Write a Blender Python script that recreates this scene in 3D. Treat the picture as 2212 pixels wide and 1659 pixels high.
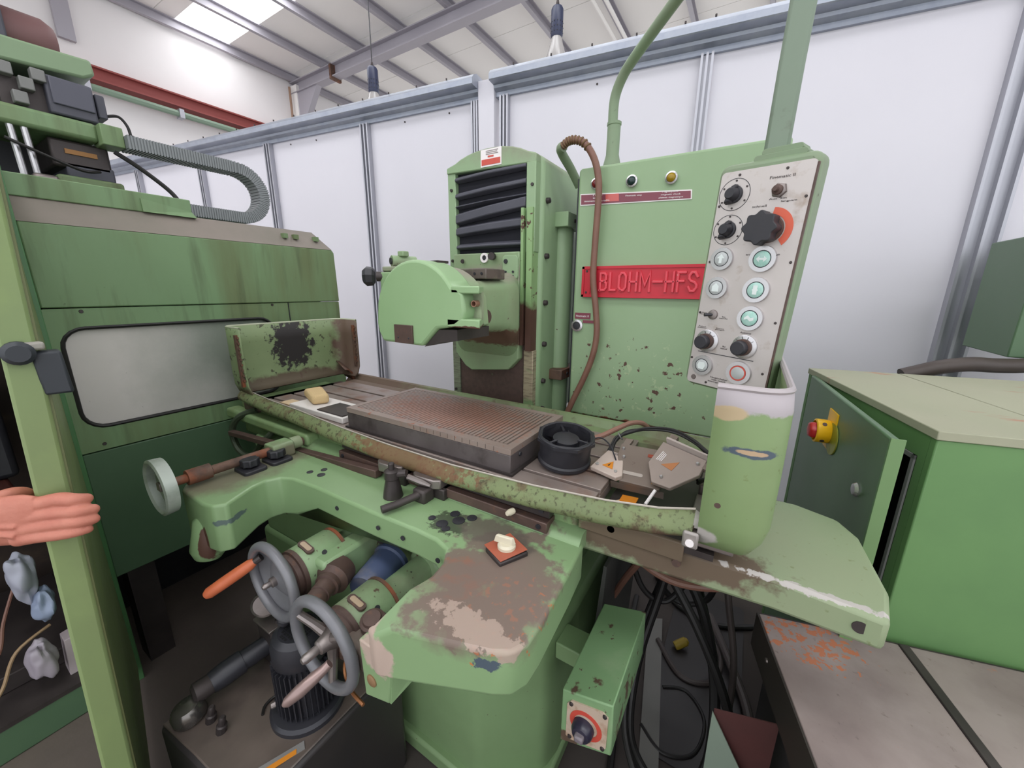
import bpy, bmesh, math, random
from mathutils import Vector, Matrix, noise as mnoise

for o in list(bpy.data.objects):
    bpy.data.objects.remove(o, do_unlink=True)
SC = bpy.context.scene
COL = SC.collection
PI = math.pi
DZ = 0.10                      # floor is z = 0; the layout below was measured 0.10 m lower

# ------------------------------------------------------------------ camera
def R(d): return math.radians(d)
cam_d = bpy.data.cameras.new('camera'); cam = bpy.data.objects.new('camera', cam_d); COL.objects.link(cam)
cam_d.sensor_width = 36.0; cam_d.sensor_fit = 'HORIZONTAL'
cam_d.lens = 830.0 / 2212.0 * 36.0
cam_d.clip_start = 0.02; cam_d.clip_end = 100
_y, _p, _r = R(31.5), R(14.0), R(0.5)
_fh = Vector((-math.sin(_y), math.cos(_y), 0)); _rt = Vector((math.cos(_y), math.sin(_y), 0)); _up = Vector((0, 0, 1))
_f = _fh*math.cos(_p) - _up*math.sin(_p); _u = _up*math.cos(_p) + _fh*math.sin(_p)
_rt2 = _rt*math.cos(_r) + _u*math.sin(_r); _u2 = _u*math.cos(_r) - _rt*math.sin(_r)
cam.matrix_world = Matrix(((_rt2.x, _u2.x, -_f.x, 0), (_rt2.y, _u2.y, -_f.y, 0), (_rt2.z, _u2.z, -_f.z, 1.4+DZ), (0, 0, 0, 1)))
SC.camera = cam
# ------------------------------------------------------------------ light
world = bpy.data.worlds.new('hall_daylight'); SC.world = world; world.use_nodes = True
bg = world.node_tree.nodes['Background']; bg.inputs[0].default_value = (0.93, 0.96, 1.0, 1); bg.inputs[1].default_value = 1.5
SKYLIGHT_POWER = 5.8
SC.view_settings.view_transform = 'Standard'; SC.view_settings.look = 'None'
SC.view_settings.exposure = 0.08; SC.view_settings.gamma = 1.0; SC.view_settings.use_curve_mapping = False

# ------------------------------------------------------------------ materials
MATS = {}
def srgb(r, g, b):
    def c(x):
        x /= 255.0
        return x/12.92 if x <= 0.04045 else ((x+0.055)/1.055)**2.4
    return (c(r), c(g), c(b), 1)
class NT:
    def __init__(s, name):
        s.m = bpy.data.materials.new(name); s.m.use_nodes = True; s.t = s.m.node_tree; s.n = s.t.nodes; s.l = s.t.links
        s.b = s.n['Principled BSDF']; s.pos = None
    def new(s, t, **k):
        n = s.n.new(t)
        for a, v in k.items(): setattr(n, a, v)
        return n
    def position(s):
        if s.pos is None: s.pos = s.new('ShaderNodeNewGeometry').outputs['Position']
        return s.pos
    def math(s, op, a, b=0.0, c=None):
        n = s.new('ShaderNodeMath', operation=op)
        for i, v in enumerate((a, b, c)):
            if v is None: continue
            if isinstance(v, (int, float)): n.inputs[i].default_value = v
            else: s.l.new(v, n.inputs[i])
        return n.outputs[0]
    def noise(s, scale, detail=4, stretch=None, off=0.0, rough=0.55):
        n = s.new('ShaderNodeTexNoise'); n.inputs['Scale'].default_value = scale; n.inputs['Detail'].default_value = detail
        n.inputs['Roughness'].default_value = rough
        mp = s.new('ShaderNodeMapping'); s.l.new(s.position(), mp.inputs[0]); mp.inputs['Location'].default_value = (off, off*0.7, off*1.3)
        if stretch: mp.inputs['Scale'].default_value = stretch
        s.l.new(mp.outputs[0], n.inputs['Vector'])
        return n.outputs[0]
    def step(s, v, thr, soft):
        n = s.new('ShaderNodeMapRange'); n.inputs[1].default_value = thr-soft; n.inputs[2].default_value = thr+soft
        s.l.new(v, n.inputs[0]); return n.outputs[0]
    def mix(s, fac, a, b):
        n = s.new('ShaderNodeMix', data_type='RGBA')
        for i, v in ((0, fac), (6, a), (7, b)):
            if isinstance(v, (int, float)): n.inputs[i].default_value = v
            elif isinstance(v, tuple): n.inputs[i].default_value = v
            else: s.l.new(v, n.inputs[i])
        return n.outputs[2]
    def fmix(s, fac, a, b):
        n = s.new('ShaderNodeMix', data_type='FLOAT')
        for i, v in ((0, fac), (2, a), (3, b)):
            if isinstance(v, (int, float)): n.inputs[i].default_value = v
            else: s.l.new(v, n.inputs[i])
        return n.outputs[0]
_seed = [0]
def surf(name, base, rough=0.5, metal=0.0, layers=(), patches=(), bump=0.0, bscale=60, spec=0.5, coat=0.0, alpha=None, trans=0.0):
    """layers: (colour, scale, threshold, softness, strength, stretch); patches: (centre, radii, colour, edge noise scale, edge noise amount, softness, strength)"""
    if name in MATS: return MATS[name]
    t = NT(name); _seed[0] += 3.1
    col = base; rg = rough; prev = None
    for i, L in enumerate(layers):
        c, sc, th, so, st = L[:5]; stretch = L[5] if len(L) > 5 else None
        nv = t.noise(sc, 5, stretch, off=_seed[0]+i*5.3)
        if len(L) > 6:      # wear that gathers around a spot: (centre, radii, gain)
            ce, ra, kk = L[6]
            v = t.new('ShaderNodeVectorMath', operation='SUBTRACT'); t.l.new(t.position(), v.inputs[0]); v.inputs[1].default_value = (ce[0], ce[1], ce[2]+DZ)
            d = t.new('ShaderNodeVectorMath', operation='DIVIDE'); t.l.new(v.outputs[0], d.inputs[0]); d.inputs[1].default_value = ra
            ln = t.new('ShaderNodeVectorMath', operation='LENGTH'); t.l.new(d.outputs[0], ln.inputs[0])
            mk = t.step(t.math('SUBTRACT', 1.0, ln.outputs['Value']), 0.25, 0.25)
            nv = t.math('ADD', nv, t.math('MULTIPLY', mk, kk))
        f = t.step(nv, th, so)
        if st != 1: f = t.math('MULTIPLY', f, st)
        col = t.mix(f, col, c)
        rg = t.fmix(f, rg, min(0.9, rough+0.25))
    for i, (ce, ra, c, ns, na, so, st) in enumerate(patches):
        v = t.new('ShaderNodeVectorMath', operation='SUBTRACT'); t.l.new(t.position(), v.inputs[0]); v.inputs[1].default_value = (ce[0], ce[1], ce[2]+DZ)
        d = t.new('ShaderNodeVectorMath', operation='DIVIDE'); t.l.new(v.outputs[0], d.inputs[0]); d.inputs[1].default_value = ra
        ln = t.new('ShaderNodeVectorMath', operation='LENGTH'); t.l.new(d.outputs[0], ln.inputs[0])
        nz = t.math('MULTIPLY', t.math('SUBTRACT', t.noise(ns, 6, off=_seed[0]+40+i*7.7, rough=0.62), 0.5), na)
        f = t.step(t.math('ADD', t.math('SUBTRACT', 1.0, ln.outputs['Value']), nz), 0.0, so)
        if st != 1: f = t.math('MULTIPLY', f, st)
        col = t.mix(f, col, c); rg = t.fmix(f, rg, min(0.85, rough+0.2))
    if isinstance(col, tuple): t.b.inputs['Base Color'].default_value = col
    else: t.l.new(col, t.b.inputs['Base Color'])
    if isinstance(rg, (int, float)): t.b.inputs['Roughness'].default_value = rg
    else: t.l.new(rg, t.b.inputs['Roughness'])
    t.b.inputs['Metallic'].default_value = metal
    t.b.inputs['Specular IOR Level'].default_value = spec
    if coat: t.b.inputs['Coat Weight'].default_value = coat
    if trans: t.b.inputs['Transmission Weight'].default_value = trans
    if alpha is not None: t.b.inputs['Alpha'].default_value = alpha
    if bump:
        b = t.new('ShaderNodeBump'); b.inputs['Strength'].default_value = bump; b.inputs['Distance'].default_value = 0.004
        t.l.new(t.noise(bscale, 4, off=9), b.inputs['Height']); t.l.new(b.outputs[0], t.b.inputs['Normal'])
    MATS[name] = t.m
    return t.m
def emit(name, col, power):
    if name in MATS: return MATS[name]
    t = NT(name); t.b.inputs['Base Color'].default_value = col
    t.b.inputs['Emission Color'].default_value = col; t.b.inputs['Emission Strength'].default_value = power
    MATS[name] = t.m; return t.m

GRN = srgb(142, 166, 130); GRN_D = srgb(128, 156, 114); GRN_L = srgb(122, 152, 112); GRN_R = srgb(92, 130, 80)
BROWN = srgb(84, 58, 48); RUST = srgb(150, 82, 50); ORANGE = srgb(190, 104, 50); OLIVE = srgb(104, 112, 62); DIRT = srgb(96, 92, 78); BLUEGREY = srgb(72, 84, 96)
PINKM = srgb(178, 158, 146); BLACKISH = srgb(34, 30, 28)
def chips(scale, th, col=BROWN): return (col, scale, th, 0.012, 1.0)
M_cab = surf('cabinet_green_paint', GRN, 0.38, layers=[(GRN_D, 2.2, 0.55, 0.25, 0.5), (srgb(158, 176, 148), 5, 0.62, 0.2, 0.35), (srgb(160, 178, 140), 42, 0.80, 0.02, 1.0, None, ((-0.33, 1.3, 1.08), (0.42, 0.4, 0.27), 0.155)), (BROWN, 42, 0.805, 0.012, 1.0, None, ((-0.33, 1.3, 1.08), (0.42, 0.4, 0.27), 0.155)), (BROWN, 26, 0.80, 0.008, 1.0, None, ((-0.30, 1.3, 1.06), (0.36, 0.4, 0.2), 0.15))],
    patches=[((-0.30, 1.3, 0.93), (0.26, 0.2, 0.022), srgb(120, 70, 52), 30, 1.6, 0.08, 1.0),
             ((-0.56, 1.3, 1.05), (0.013, 0.2, 0.22), BROWN, 40, 1.6, 0.1, 1.0)])
M_col = surf('column_green_paint', GRN, 0.4, layers=[(GRN_D, 2.5, 0.55, 0.25, 0.5), chips(55, 0.735)],
    patches=[((-0.65, 1.42, 1.86), (0.3, 0.3, 0.05), srgb(130, 122, 108), 20, 1.2, 0.4, 0.7)])
M_house = surf('housing_paint', srgb(132, 158, 118), 0.38, layers=[(srgb(112, 112, 90), 9, 0.60, 0.14, 0.7), (BROWN, 46, 0.66, 0.02, 0.9), (BLACKISH, 90, 0.70, 0.02, 0.9)])
M_guard = surf('wheel_guard_paint', srgb(138, 168, 124), 0.33, layers=[(srgb(150, 178, 136), 6, 0.55, 0.25, 0.5), chips(70, 0.75)],
    patches=[((-0.59, 0.8, 1.302), (0.06, 0.2, 0.007), BROWN, 60, 1.4, 0.1, 1.0)])
M_head = surf('wheel_head_paint', srgb(134, 158, 120), 0.42, layers=[(srgb(128, 128, 104), 7, 0.62, 0.2, 0.6), chips(60, 0.72)],
    patches=[((-0.72, 1.0, 1.235), (0.3, 0.4, 0.035), srgb(104, 80, 66), 40, 1.4, 0.15, 1.0), ((-0.75, 1.0, 1.45), (0.3, 0.3, 0.03), srgb(140, 130, 120), 14, 1.0, 0.4, 0.8)])
M_desk = surf('desk_green_paint', srgb(130, 158, 115), 0.30, layers=[(srgb(118, 144, 102), 3, 0.56, 0.22, 0.5), (BLACKISH, 70, 0.755, 0.015, 1.0, (1, 1, 1.6)), chips(90, 0.765), (srgb(112, 96, 88), 30, 0.80, 0.06, 0.92, None, ((-0.345, 0.50, 0.885), (0.21, 0.24, 0.06), 0.46)), (srgb(146, 88, 58), 26, 0.86, 0.06, 0.75, None, ((-0.40, 0.47, 0.885), (0.11, 0.10, 0.09), 0.32)), (ORANGE, 75, 0.81, 0.02, 0.85, None, ((-0.28, 0.46, 0.885), (0.14, 0.16, 0.09), 0.21))],
    patches=[((-0.335, 0.46, 0.885), (0.125, 0.12, 0.05), srgb(116, 98, 90), 22, 1.0, 0.25, 0.75),
             ((-0.295, 0.395, 0.870), (0.09, 0.028, 0.02), srgb(166, 146, 134), 45, 2.8, 0.06, 0.85),
             ((-0.475, 0.33, 0.80), (0.05, 0.045, 0.06), PINKM, 26, 1.2, 0.06, 1.0),
             ((-0.27, 0.37, 0.845), (0.022, 0.03, 0.012), BLUEGREY, 80, 2.4, 0.08, 1.0),
             ((-1.21, 0.46, 0.885), (0.085, 0.20, 0.035), srgb(112, 104, 88), 18, 1.2, 0.3, 0.9),
             ((-1.07, 0.37, 0.82), (0.02, 0.05, 0.008), BLUEGREY, 70, 2.0, 0.1, 0.8),
             ((-1.13, 0.325, 0.745), (0.014, 0.03, 0.05), BROWN, 30, 1.2, 0.06, 1.0),
             ((-0.53, 0.60, 0.88), (0.05, 0.04, 0.05), BLACKISH, 60, 2.4, 0.1, 0.8),
             ((-0.42, 0.62, 0.88), (0.09, 0.05, 0.05), srgb(92, 84, 76), 30, 1.8, 0.2, 0.9)])
M_base = surf('base_green_paint', srgb(126, 154, 110), 0.45, layers=[(srgb(110, 134, 92), 3, 0.54, 0.2, 0.6), chips(60, 0.735), (BLUEGREY, 20, 0.8, 0.02, 1)])
M_bed = surf('bed_green_paint', srgb(130, 156, 110), 0.42, layers=[(OLIVE, 9, 0.6, 0.15, 0.6), chips(50, 0.715), (BROWN, 16, 0.70, 0.05, 0.8)],
    patches=[((-0.10, 0.73, 0.90), (0.17, 0.09, 0.055), srgb(98, 80, 66), 26, 1.4, 0.12, 0.95)])
M_cover = surf('way_cover_paint', srgb(132, 148, 114), 0.45, layers=[(srgb(148, 150, 124), 4, 0.55, 0.25, 0.6), (OLIVE, 60, 0.70, 0.05, 0.7)],
    patches=[((-0.10, 0.72, 0.90), (0.20, 0.085, 0.06), srgb(98, 80, 66), 26, 1.4, 0.12, 0.95), ((0.14, 0.735, 0.907), (0.14, 0.008, 0.010), srgb(178, 172, 168), 60, 3.2, 0.1, 1.0)])
M_gut = surf('gutter_green_paint', srgb(104, 116, 78), 0.5, layers=[(srgb(120, 132, 90), 10, 0.5, 0.2, 0.8), (srgb(92, 72, 52), 30, 0.60, 0.08, 0.8), (srgb(58, 52, 36), 90, 0.60, 0.06, 0.8)],
    patches=[((-0.75, 0.66, 0.95), (0.20, 0.1, 0.05), srgb(110, 72, 50), 60, 3.0, 0.1, 0.75), ((-0.05, 0.66, 0.94), (0.09, 0.1, 0.04), BROWN, 22, 1.4, 0.15, 0.9)])
M_gutin = surf('gutter_inside', srgb(120, 138, 98), 0.5, layers=[(srgb(104, 84, 70), 7, 0.56, 0.12, 0.75), (BROWN, 24, 0.64, 0.06, 0.7)],
    patches=[((-1.5, 1.1, 0.97), (0.35, 0.2, 0.1), srgb(104, 84, 74), 12, 1.0, 0.3, 0.95)])
M_splL = surf('left_guard_paint', srgb(120, 138, 98), 0.45, layers=[(srgb(132, 148, 108), 8, 0.5, 0.2, 0.7), (srgb(52, 44, 34), 42, 0.635, 0.03, 0.85), chips(18, 0.70)],
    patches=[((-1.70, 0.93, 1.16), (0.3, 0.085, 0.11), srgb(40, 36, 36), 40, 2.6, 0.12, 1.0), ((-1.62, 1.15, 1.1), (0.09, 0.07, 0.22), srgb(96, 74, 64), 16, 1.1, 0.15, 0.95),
             ((-1.66, 0.9, 1.0), (0.3, 0.3, 0.035), srgb(86, 68, 56), 20, 1.3, 0.2, 0.9)])
M_splR = surf('right_guard_paint', srgb(126, 148, 102), 0.4, layers=[(srgb(116, 134, 90), 6, 0.55, 0.2, 0.6), (OLIVE, 60, 0.7, 0.05, 0.7)],
    patches=[((0.02, 0.68, 1.25), (0.16, 0.09, 0.034), srgb(168, 160, 164), 40, 0.8, 0.06, 1.0), ((0.025, 0.67, 1.155), (0.036, 0.06, 0.008), BLUEGREY, 50, 1.4, 0.1, 1.0), ((0.028, 0.67, 1.156), (0.02, 0.06, 0.004), srgb(176, 150, 120), 60, 1.2, 0.1, 1.0),
             ((-0.01, 0.67, 1.215), (0.025, 0.06, 0.012), srgb(180, 160, 128), 40, 1.0, 0.1, 1.0), ((-0.035, 0.67, 0.985), (0.035, 0.05, 0.02), srgb(186, 180, 176), 30, 0.8, 0.1, 1.0)])
M_pend = surf('pendant_green_paint', srgb(120, 140, 110), 0.42, layers=[(srgb(126, 128, 110), 8, 0.58, 0.2, 0.6), (srgb(70, 66, 54), 60, 0.72, 0.04, 0.8)])
M_left = surf('left_machine_paint', GRN_L, 0.4, layers=[(srgb(114, 140, 98), 2.4, 0.52, 0.2, 0.7, (1, 1, 0.35)), (srgb(100, 104, 66), 5.5, 0.55, 0.14, 0.8, (1, 1, 0.16)), (srgb(76, 84, 56), 16, 0.62, 0.08, 0.6, (1, 1, 0.10)), (srgb(60, 66, 44), 40, 0.74, 0.03, 0.7)])
M_leftd = surf('left_machine_shaded_paint', srgb(82, 110, 82), 0.45, layers=[(srgb(66, 92, 68), 3, 0.5, 0.2, 0.6)])  # darker copy of the machine green, with the low shade put into it
M_leftg = surf('dusty_grey_band', srgb(134, 124, 116), 0.6, layers=[(srgb(112, 110, 98), 4, 0.55, 0.2, 0.7)])
M_door = surf('open_door_paint', srgb(124, 144, 94), 0.42, layers=[(srgb(116, 124, 84), 4, 0.54, 0.2, 0.6, (1, 1, 0.3)), (srgb(136, 156, 98), 9, 0.6, 0.15, 0.5)])
M_right = surf('right_cabinet_paint', GRN_R, 0.4, layers=[(srgb(102, 140, 86), 2.0, 0.5, 0.25, 0.7), (srgb(78, 112, 70), 3.1, 0.6, 0.15, 0.5)])
M_rtop = surf('dusty_cabinet_top', srgb(148, 150, 126), 0.6, layers=[(srgb(160, 158, 138), 4, 0.5, 0.2, 0.8), (srgb(166, 122, 102), 5, 0.66, 0.03, 0.9, (1, 2.2, 1)), (srgb(80, 80, 66), 40, 0.73, 0.03, 0.6)])
M_rdoor = surf('cabinet_door_paint', srgb(80, 108, 78), 0.32, layers=[(srgb(94, 118, 92), 2, 0.5, 0.25, 0.6)])
M_rint = surf('cabinet_inside', srgb(24, 24, 28), 0.7)
M_plate = surf('bare_steel_plate', srgb(142, 127, 123), 0.42, 0.2, layers=[(srgb(166, 154, 150), 3.4, 0.5, 0.2, 0.8), (srgb(118, 104, 102), 6, 0.56, 0.15, 0.7), (srgb(178, 112, 74), 14, 0.73, 0.03, 0.8), (srgb(90, 76, 72), 60, 0.7, 0.05, 0.5), (srgb(190, 112, 72), 70, 0.84, 0.02, 0.85, None, ((0.20, 1.0, 0.6), (0.20, 0.13, 0.2), 0.30))])
M_wall = surf('white_wall_panel', srgb(216, 213, 221), 0.5, layers=[(srgb(206, 203, 212), 1.3, 0.56, 0.25, 0.5), (srgb(150, 148, 150), 6, 0.80, 0.02, 0.6)])
M_farwall = surf('far_white_wall', srgb(232, 228, 228), 0.6, layers=[(srgb(218, 214, 214), 0.7, 0.5, 0.25, 0.6)])
M_alu = surf('aluminium_profile', srgb(176, 176, 184), 0.38, 0.55)
M_galv = surf('galvanised_rail', srgb(150, 156, 170), 0.4, 0.6, layers=[(srgb(178, 182, 192), 14, 0.5, 0.2, 0.7)])
M_roof = surf('roof_lining', srgb(236, 233, 230), 0.7)
M_purl = surf('grey_steel_purlin', srgb(164, 160, 168), 0.5, 0.1)
M_redb = surf('red_oxide_beam', srgb(140, 66, 62), 0.6)
M_floor = surf('workshop_floor', srgb(186, 182, 176), 0.6, layers=[(srgb(170, 164, 158), 1.1, 0.52, 0.2, 0.8)], patches=[((-0.6, 0.4, -0.1), (3.4, 2.3, 1.0), srgb(112, 100, 92), 2.0, 0.5, 0.3, 1.0), ((-0.3, 1.1, -0.1), (1.4, 1.2, 1.0), srgb(62, 56, 54), 3.0, 0.8, 0.35, 0.9), ((-1.5, 0.35, -0.1), (0.6, 0.5, 1.0), srgb(78, 70, 66), 6.0, 1.0, 0.4, 0.7)], bump=0.15)  # unseen floor made pale for bounce; smaller patches paint shade under the machines
M_brown = surf('brown_primer_steel', srgb(92, 72, 66), 0.5, 0.2, layers=[(srgb(74, 58, 52), 14, 0.55, 0.15, 0.8), (srgb(118, 84, 66), 40, 0.66, 0.06, 0.6)])
M_rust = surf('rusty_steel', srgb(104, 80, 68), 0.55, 0.3, layers=[(RUST, 12, 0.58, 0.08, 0.8), (srgb(66, 54, 50), 22, 0.6, 0.1, 0.7)])
M_dark = surf('oily_dark_steel', srgb(62, 56, 56), 0.42, 0.45, layers=[(srgb(86, 78, 76), 10, 0.55, 0.2, 0.6)])
M_steel = surf('worn_steel', srgb(142, 134, 132), 0.35, 0.75, layers=[(srgb(110, 98, 92), 12, 0.55, 0.15, 0.7)])
M_chrome = surf('chrome_ring', srgb(196, 194, 196), 0.25, 0.8)
M_tbl = surf('machine_table_steel', srgb(136, 122, 116), 0.38, 0.3, layers=[(srgb(156, 144, 138), 8, 0.5, 0.2, 0.7), (srgb(126, 88, 70), 11, 0.6, 0.1, 0.8)])
M_chk = surf('chuck_top_steel', srgb(136, 120, 112), 0.42, 0.2, layers=[(srgb(150, 136, 128), 9, 0.5, 0.2, 0.7), (srgb(158, 92, 64), 60, 0.66, 0.05, 0.7)],
    patches=[((-0.74, 0.86, 1.03), (0.24, 0.11, 0.05), srgb(156, 98, 74), 50, 2.6, 0.3, 0.5)])
M_chkl = surf('chuck_pole_gap', srgb(92, 80, 74), 0.5, 0.15, patches=[((-0.74, 0.86, 1.03), (0.24, 0.11, 0.05), srgb(120, 78, 60), 50, 2.6, 0.3, 0.5)])
M_chks = surf('chuck_side_steel', srgb(92, 84, 84), 0.38, 0.4, layers=[(srgb(112, 104, 104), 9, 0.5, 0.2, 0.7), (srgb(62, 54, 52), 16, 0.6, 0.1, 0.7)])
M_blk = surf('black_plastic', srgb(38, 38, 44), 0.45, layers=[(srgb(56, 54, 58), 16, 0.58, 0.15, 0.5)])
M_rub = surf('black_rubber', srgb(30, 28, 28), 0.5)
M_bell = surf('dark_bellows_cloth', srgb(66, 66, 76), 0.5, layers=[(srgb(84, 84, 94), 9, 0.5, 0.2, 0.7)])
M_bellin = surf('bellows_gap', srgb(26, 26, 36), 0.8)
M_red = surf('red_name_plate', srgb(196, 30, 50), 0.35, layers=[(srgb(168, 20, 36), 5, 0.5, 0.2, 0.6)])
M_redl = surf('red_letter', srgb(214, 66, 80), 0.28, layers=[(srgb(214, 190, 186), 60, 0.70, 0.03, 0.9)])
M_mar = surf('maroon_label', srgb(122, 58, 72), 0.4)
M_white = surf('white_print', srgb(232, 226, 226), 0.5)
M_facepl = surf('brushed_face_plate', srgb(188, 180, 176), 0.36, 0.55, layers=[(srgb(204, 198, 196), 4, 0.5, 0.2, 0.8), (srgb(150, 128, 108), 26, 0.66, 0.08, 0.6)])
M_grnl = surf('pale_green_lens', srgb(150, 196, 182), 0.2, layers=[(srgb(178, 206, 200), 60, 0.5, 0.15, 0.7)])
M_clrl = surf('clear_lens', srgb(178, 182, 182), 0.2)
M_redring = surf('red_ring', srgb(196, 76, 62), 0.4)
M_bulbR = surf('red_bulb', srgb(110, 20, 28), 0.12); M_bulbG = surf('dark_green_bulb', srgb(28, 50, 50), 0.12); M_bulbY = surf('yellow_bulb', srgb(150, 122, 20), 0.12)
M_hose = surf('brown_rubber_hose', srgb(112, 76, 64), 0.4, layers=[(srgb(132, 98, 82), 14, 0.5, 0.2, 0.6)])
M_wheelg = surf('grey_enamel_wheel', srgb(120, 120, 124), 0.3, 0.2, layers=[(srgb(98, 98, 104), 10, 0.5, 0.2, 0.6)])
M_wheelw = surf('pale_alloy_rim', srgb(174, 182, 174), 0.35, 0.3, layers=[(srgb(120, 130, 116), 14, 0.6, 0.1, 0.7)])
M_wood = surf('orange_handle', srgb(196, 104, 66), 0.4, layers=[(srgb(168, 84, 54), 14, 0.55, 0.15, 0.6)])
M_blue = surf('blue_paint', srgb(66, 78, 108), 0.45, layers=[(srgb(120, 116, 118), 14, 0.6, 0.1, 0.7)])
M_orplate = surf('orange_red_plate', srgb(164, 86, 64), 0.4)
M_cream = surf('cream_knob', srgb(206, 198, 176), 0.35)
M_yel = surf('yellow_switch', srgb(232, 178, 24), 0.35); M_swred = surf('red_switch_knob', srgb(176, 40, 40), 0.35)
M_tank = surf('oily_black_tank', srgb(44, 42, 44), 0.35, layers=[(srgb(60, 54, 52), 5, 0.5, 0.2, 0.7)])
M_tanktop = surf('oily_tank_top', srgb(92, 82, 76), 0.3, layers=[(srgb(58, 50, 48), 5, 0.54, 0.12, 0.85), (srgb(112, 100, 92), 9, 0.6, 0.15, 0.6)])
M_motor = surf('black_motor_paint', srgb(48, 48, 54), 0.4, 0.2)
M_win = surf('dusty_sheet_painted_reflection', srgb(216, 210, 206), 0.35, 0.0, layers=[(srgb(196, 192, 186), 3, 0.5, 0.25, 0.5), (srgb(90, 88, 84), 70, 0.74, 0.03, 0.6)], patches=[((-1.86, 0.90, 1.18), (0.3, 0.36, 0.34), srgb(126, 136, 124), 6, 0.7, 0.45, 0.9)])  # darker greenish half paints the sheet's reflection and dark inside into its colour
M_skin = surf('skin', srgb(184, 116, 97), 0.5, layers=[(srgb(164, 88, 74), 30, 0.55, 0.2, 0.5)], bump=0.25, bscale=120)
M_sponge = surf('yellow_sponge', srgb(206, 178, 132), 0.9, bump=0.5, bscale=300)
M_paper = surf('white_paper', srgb(214, 208, 204), 0.7)
M_bag = surf('crumpled_plastic', srgb(156, 158, 172), 0.4)
M_clear = surf('smoky_clear_plastic', srgb(122, 108, 98), 0.25, layers=[(srgb(140, 128, 120), 8, 0.5, 0.2, 0.6)], alpha=0.82)
M_grey = surf('grey_painted_metal', srgb(120, 120, 118), 0.5)
M_greybox = surf('dark_grey_housing', srgb(74, 74, 84), 0.55)
M_chain = surf('grey_cable_chain', srgb(112, 116, 118), 0.5)
M_lampb = surf('dark_blue_lamp_body', srgb(46, 52, 78), 0.45)
M_lampg = surf('dusty_lamp_glass', srgb(186, 182, 180), 0.2, trans=0.3)
M_orangest = surf('orange_sticker', srgb(206, 128, 32), 0.5)
M_copper = surf('brown_motor_shell', srgb(112, 78, 78), 0.5)
M_sky = emit('skylight_sheet', (0.97, 0.985, 1.0, 1), SKYLIGHT_POWER)
M_lens_red = surf('dark_red_sheet', srgb(84, 48, 46), 0.5, layers=[(srgb(62, 38, 36), 6, 0.5, 0.2, 0.7)])
M_greysheet = surf('pale_green_sheet', srgb(126, 140, 126), 0.5)

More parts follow.
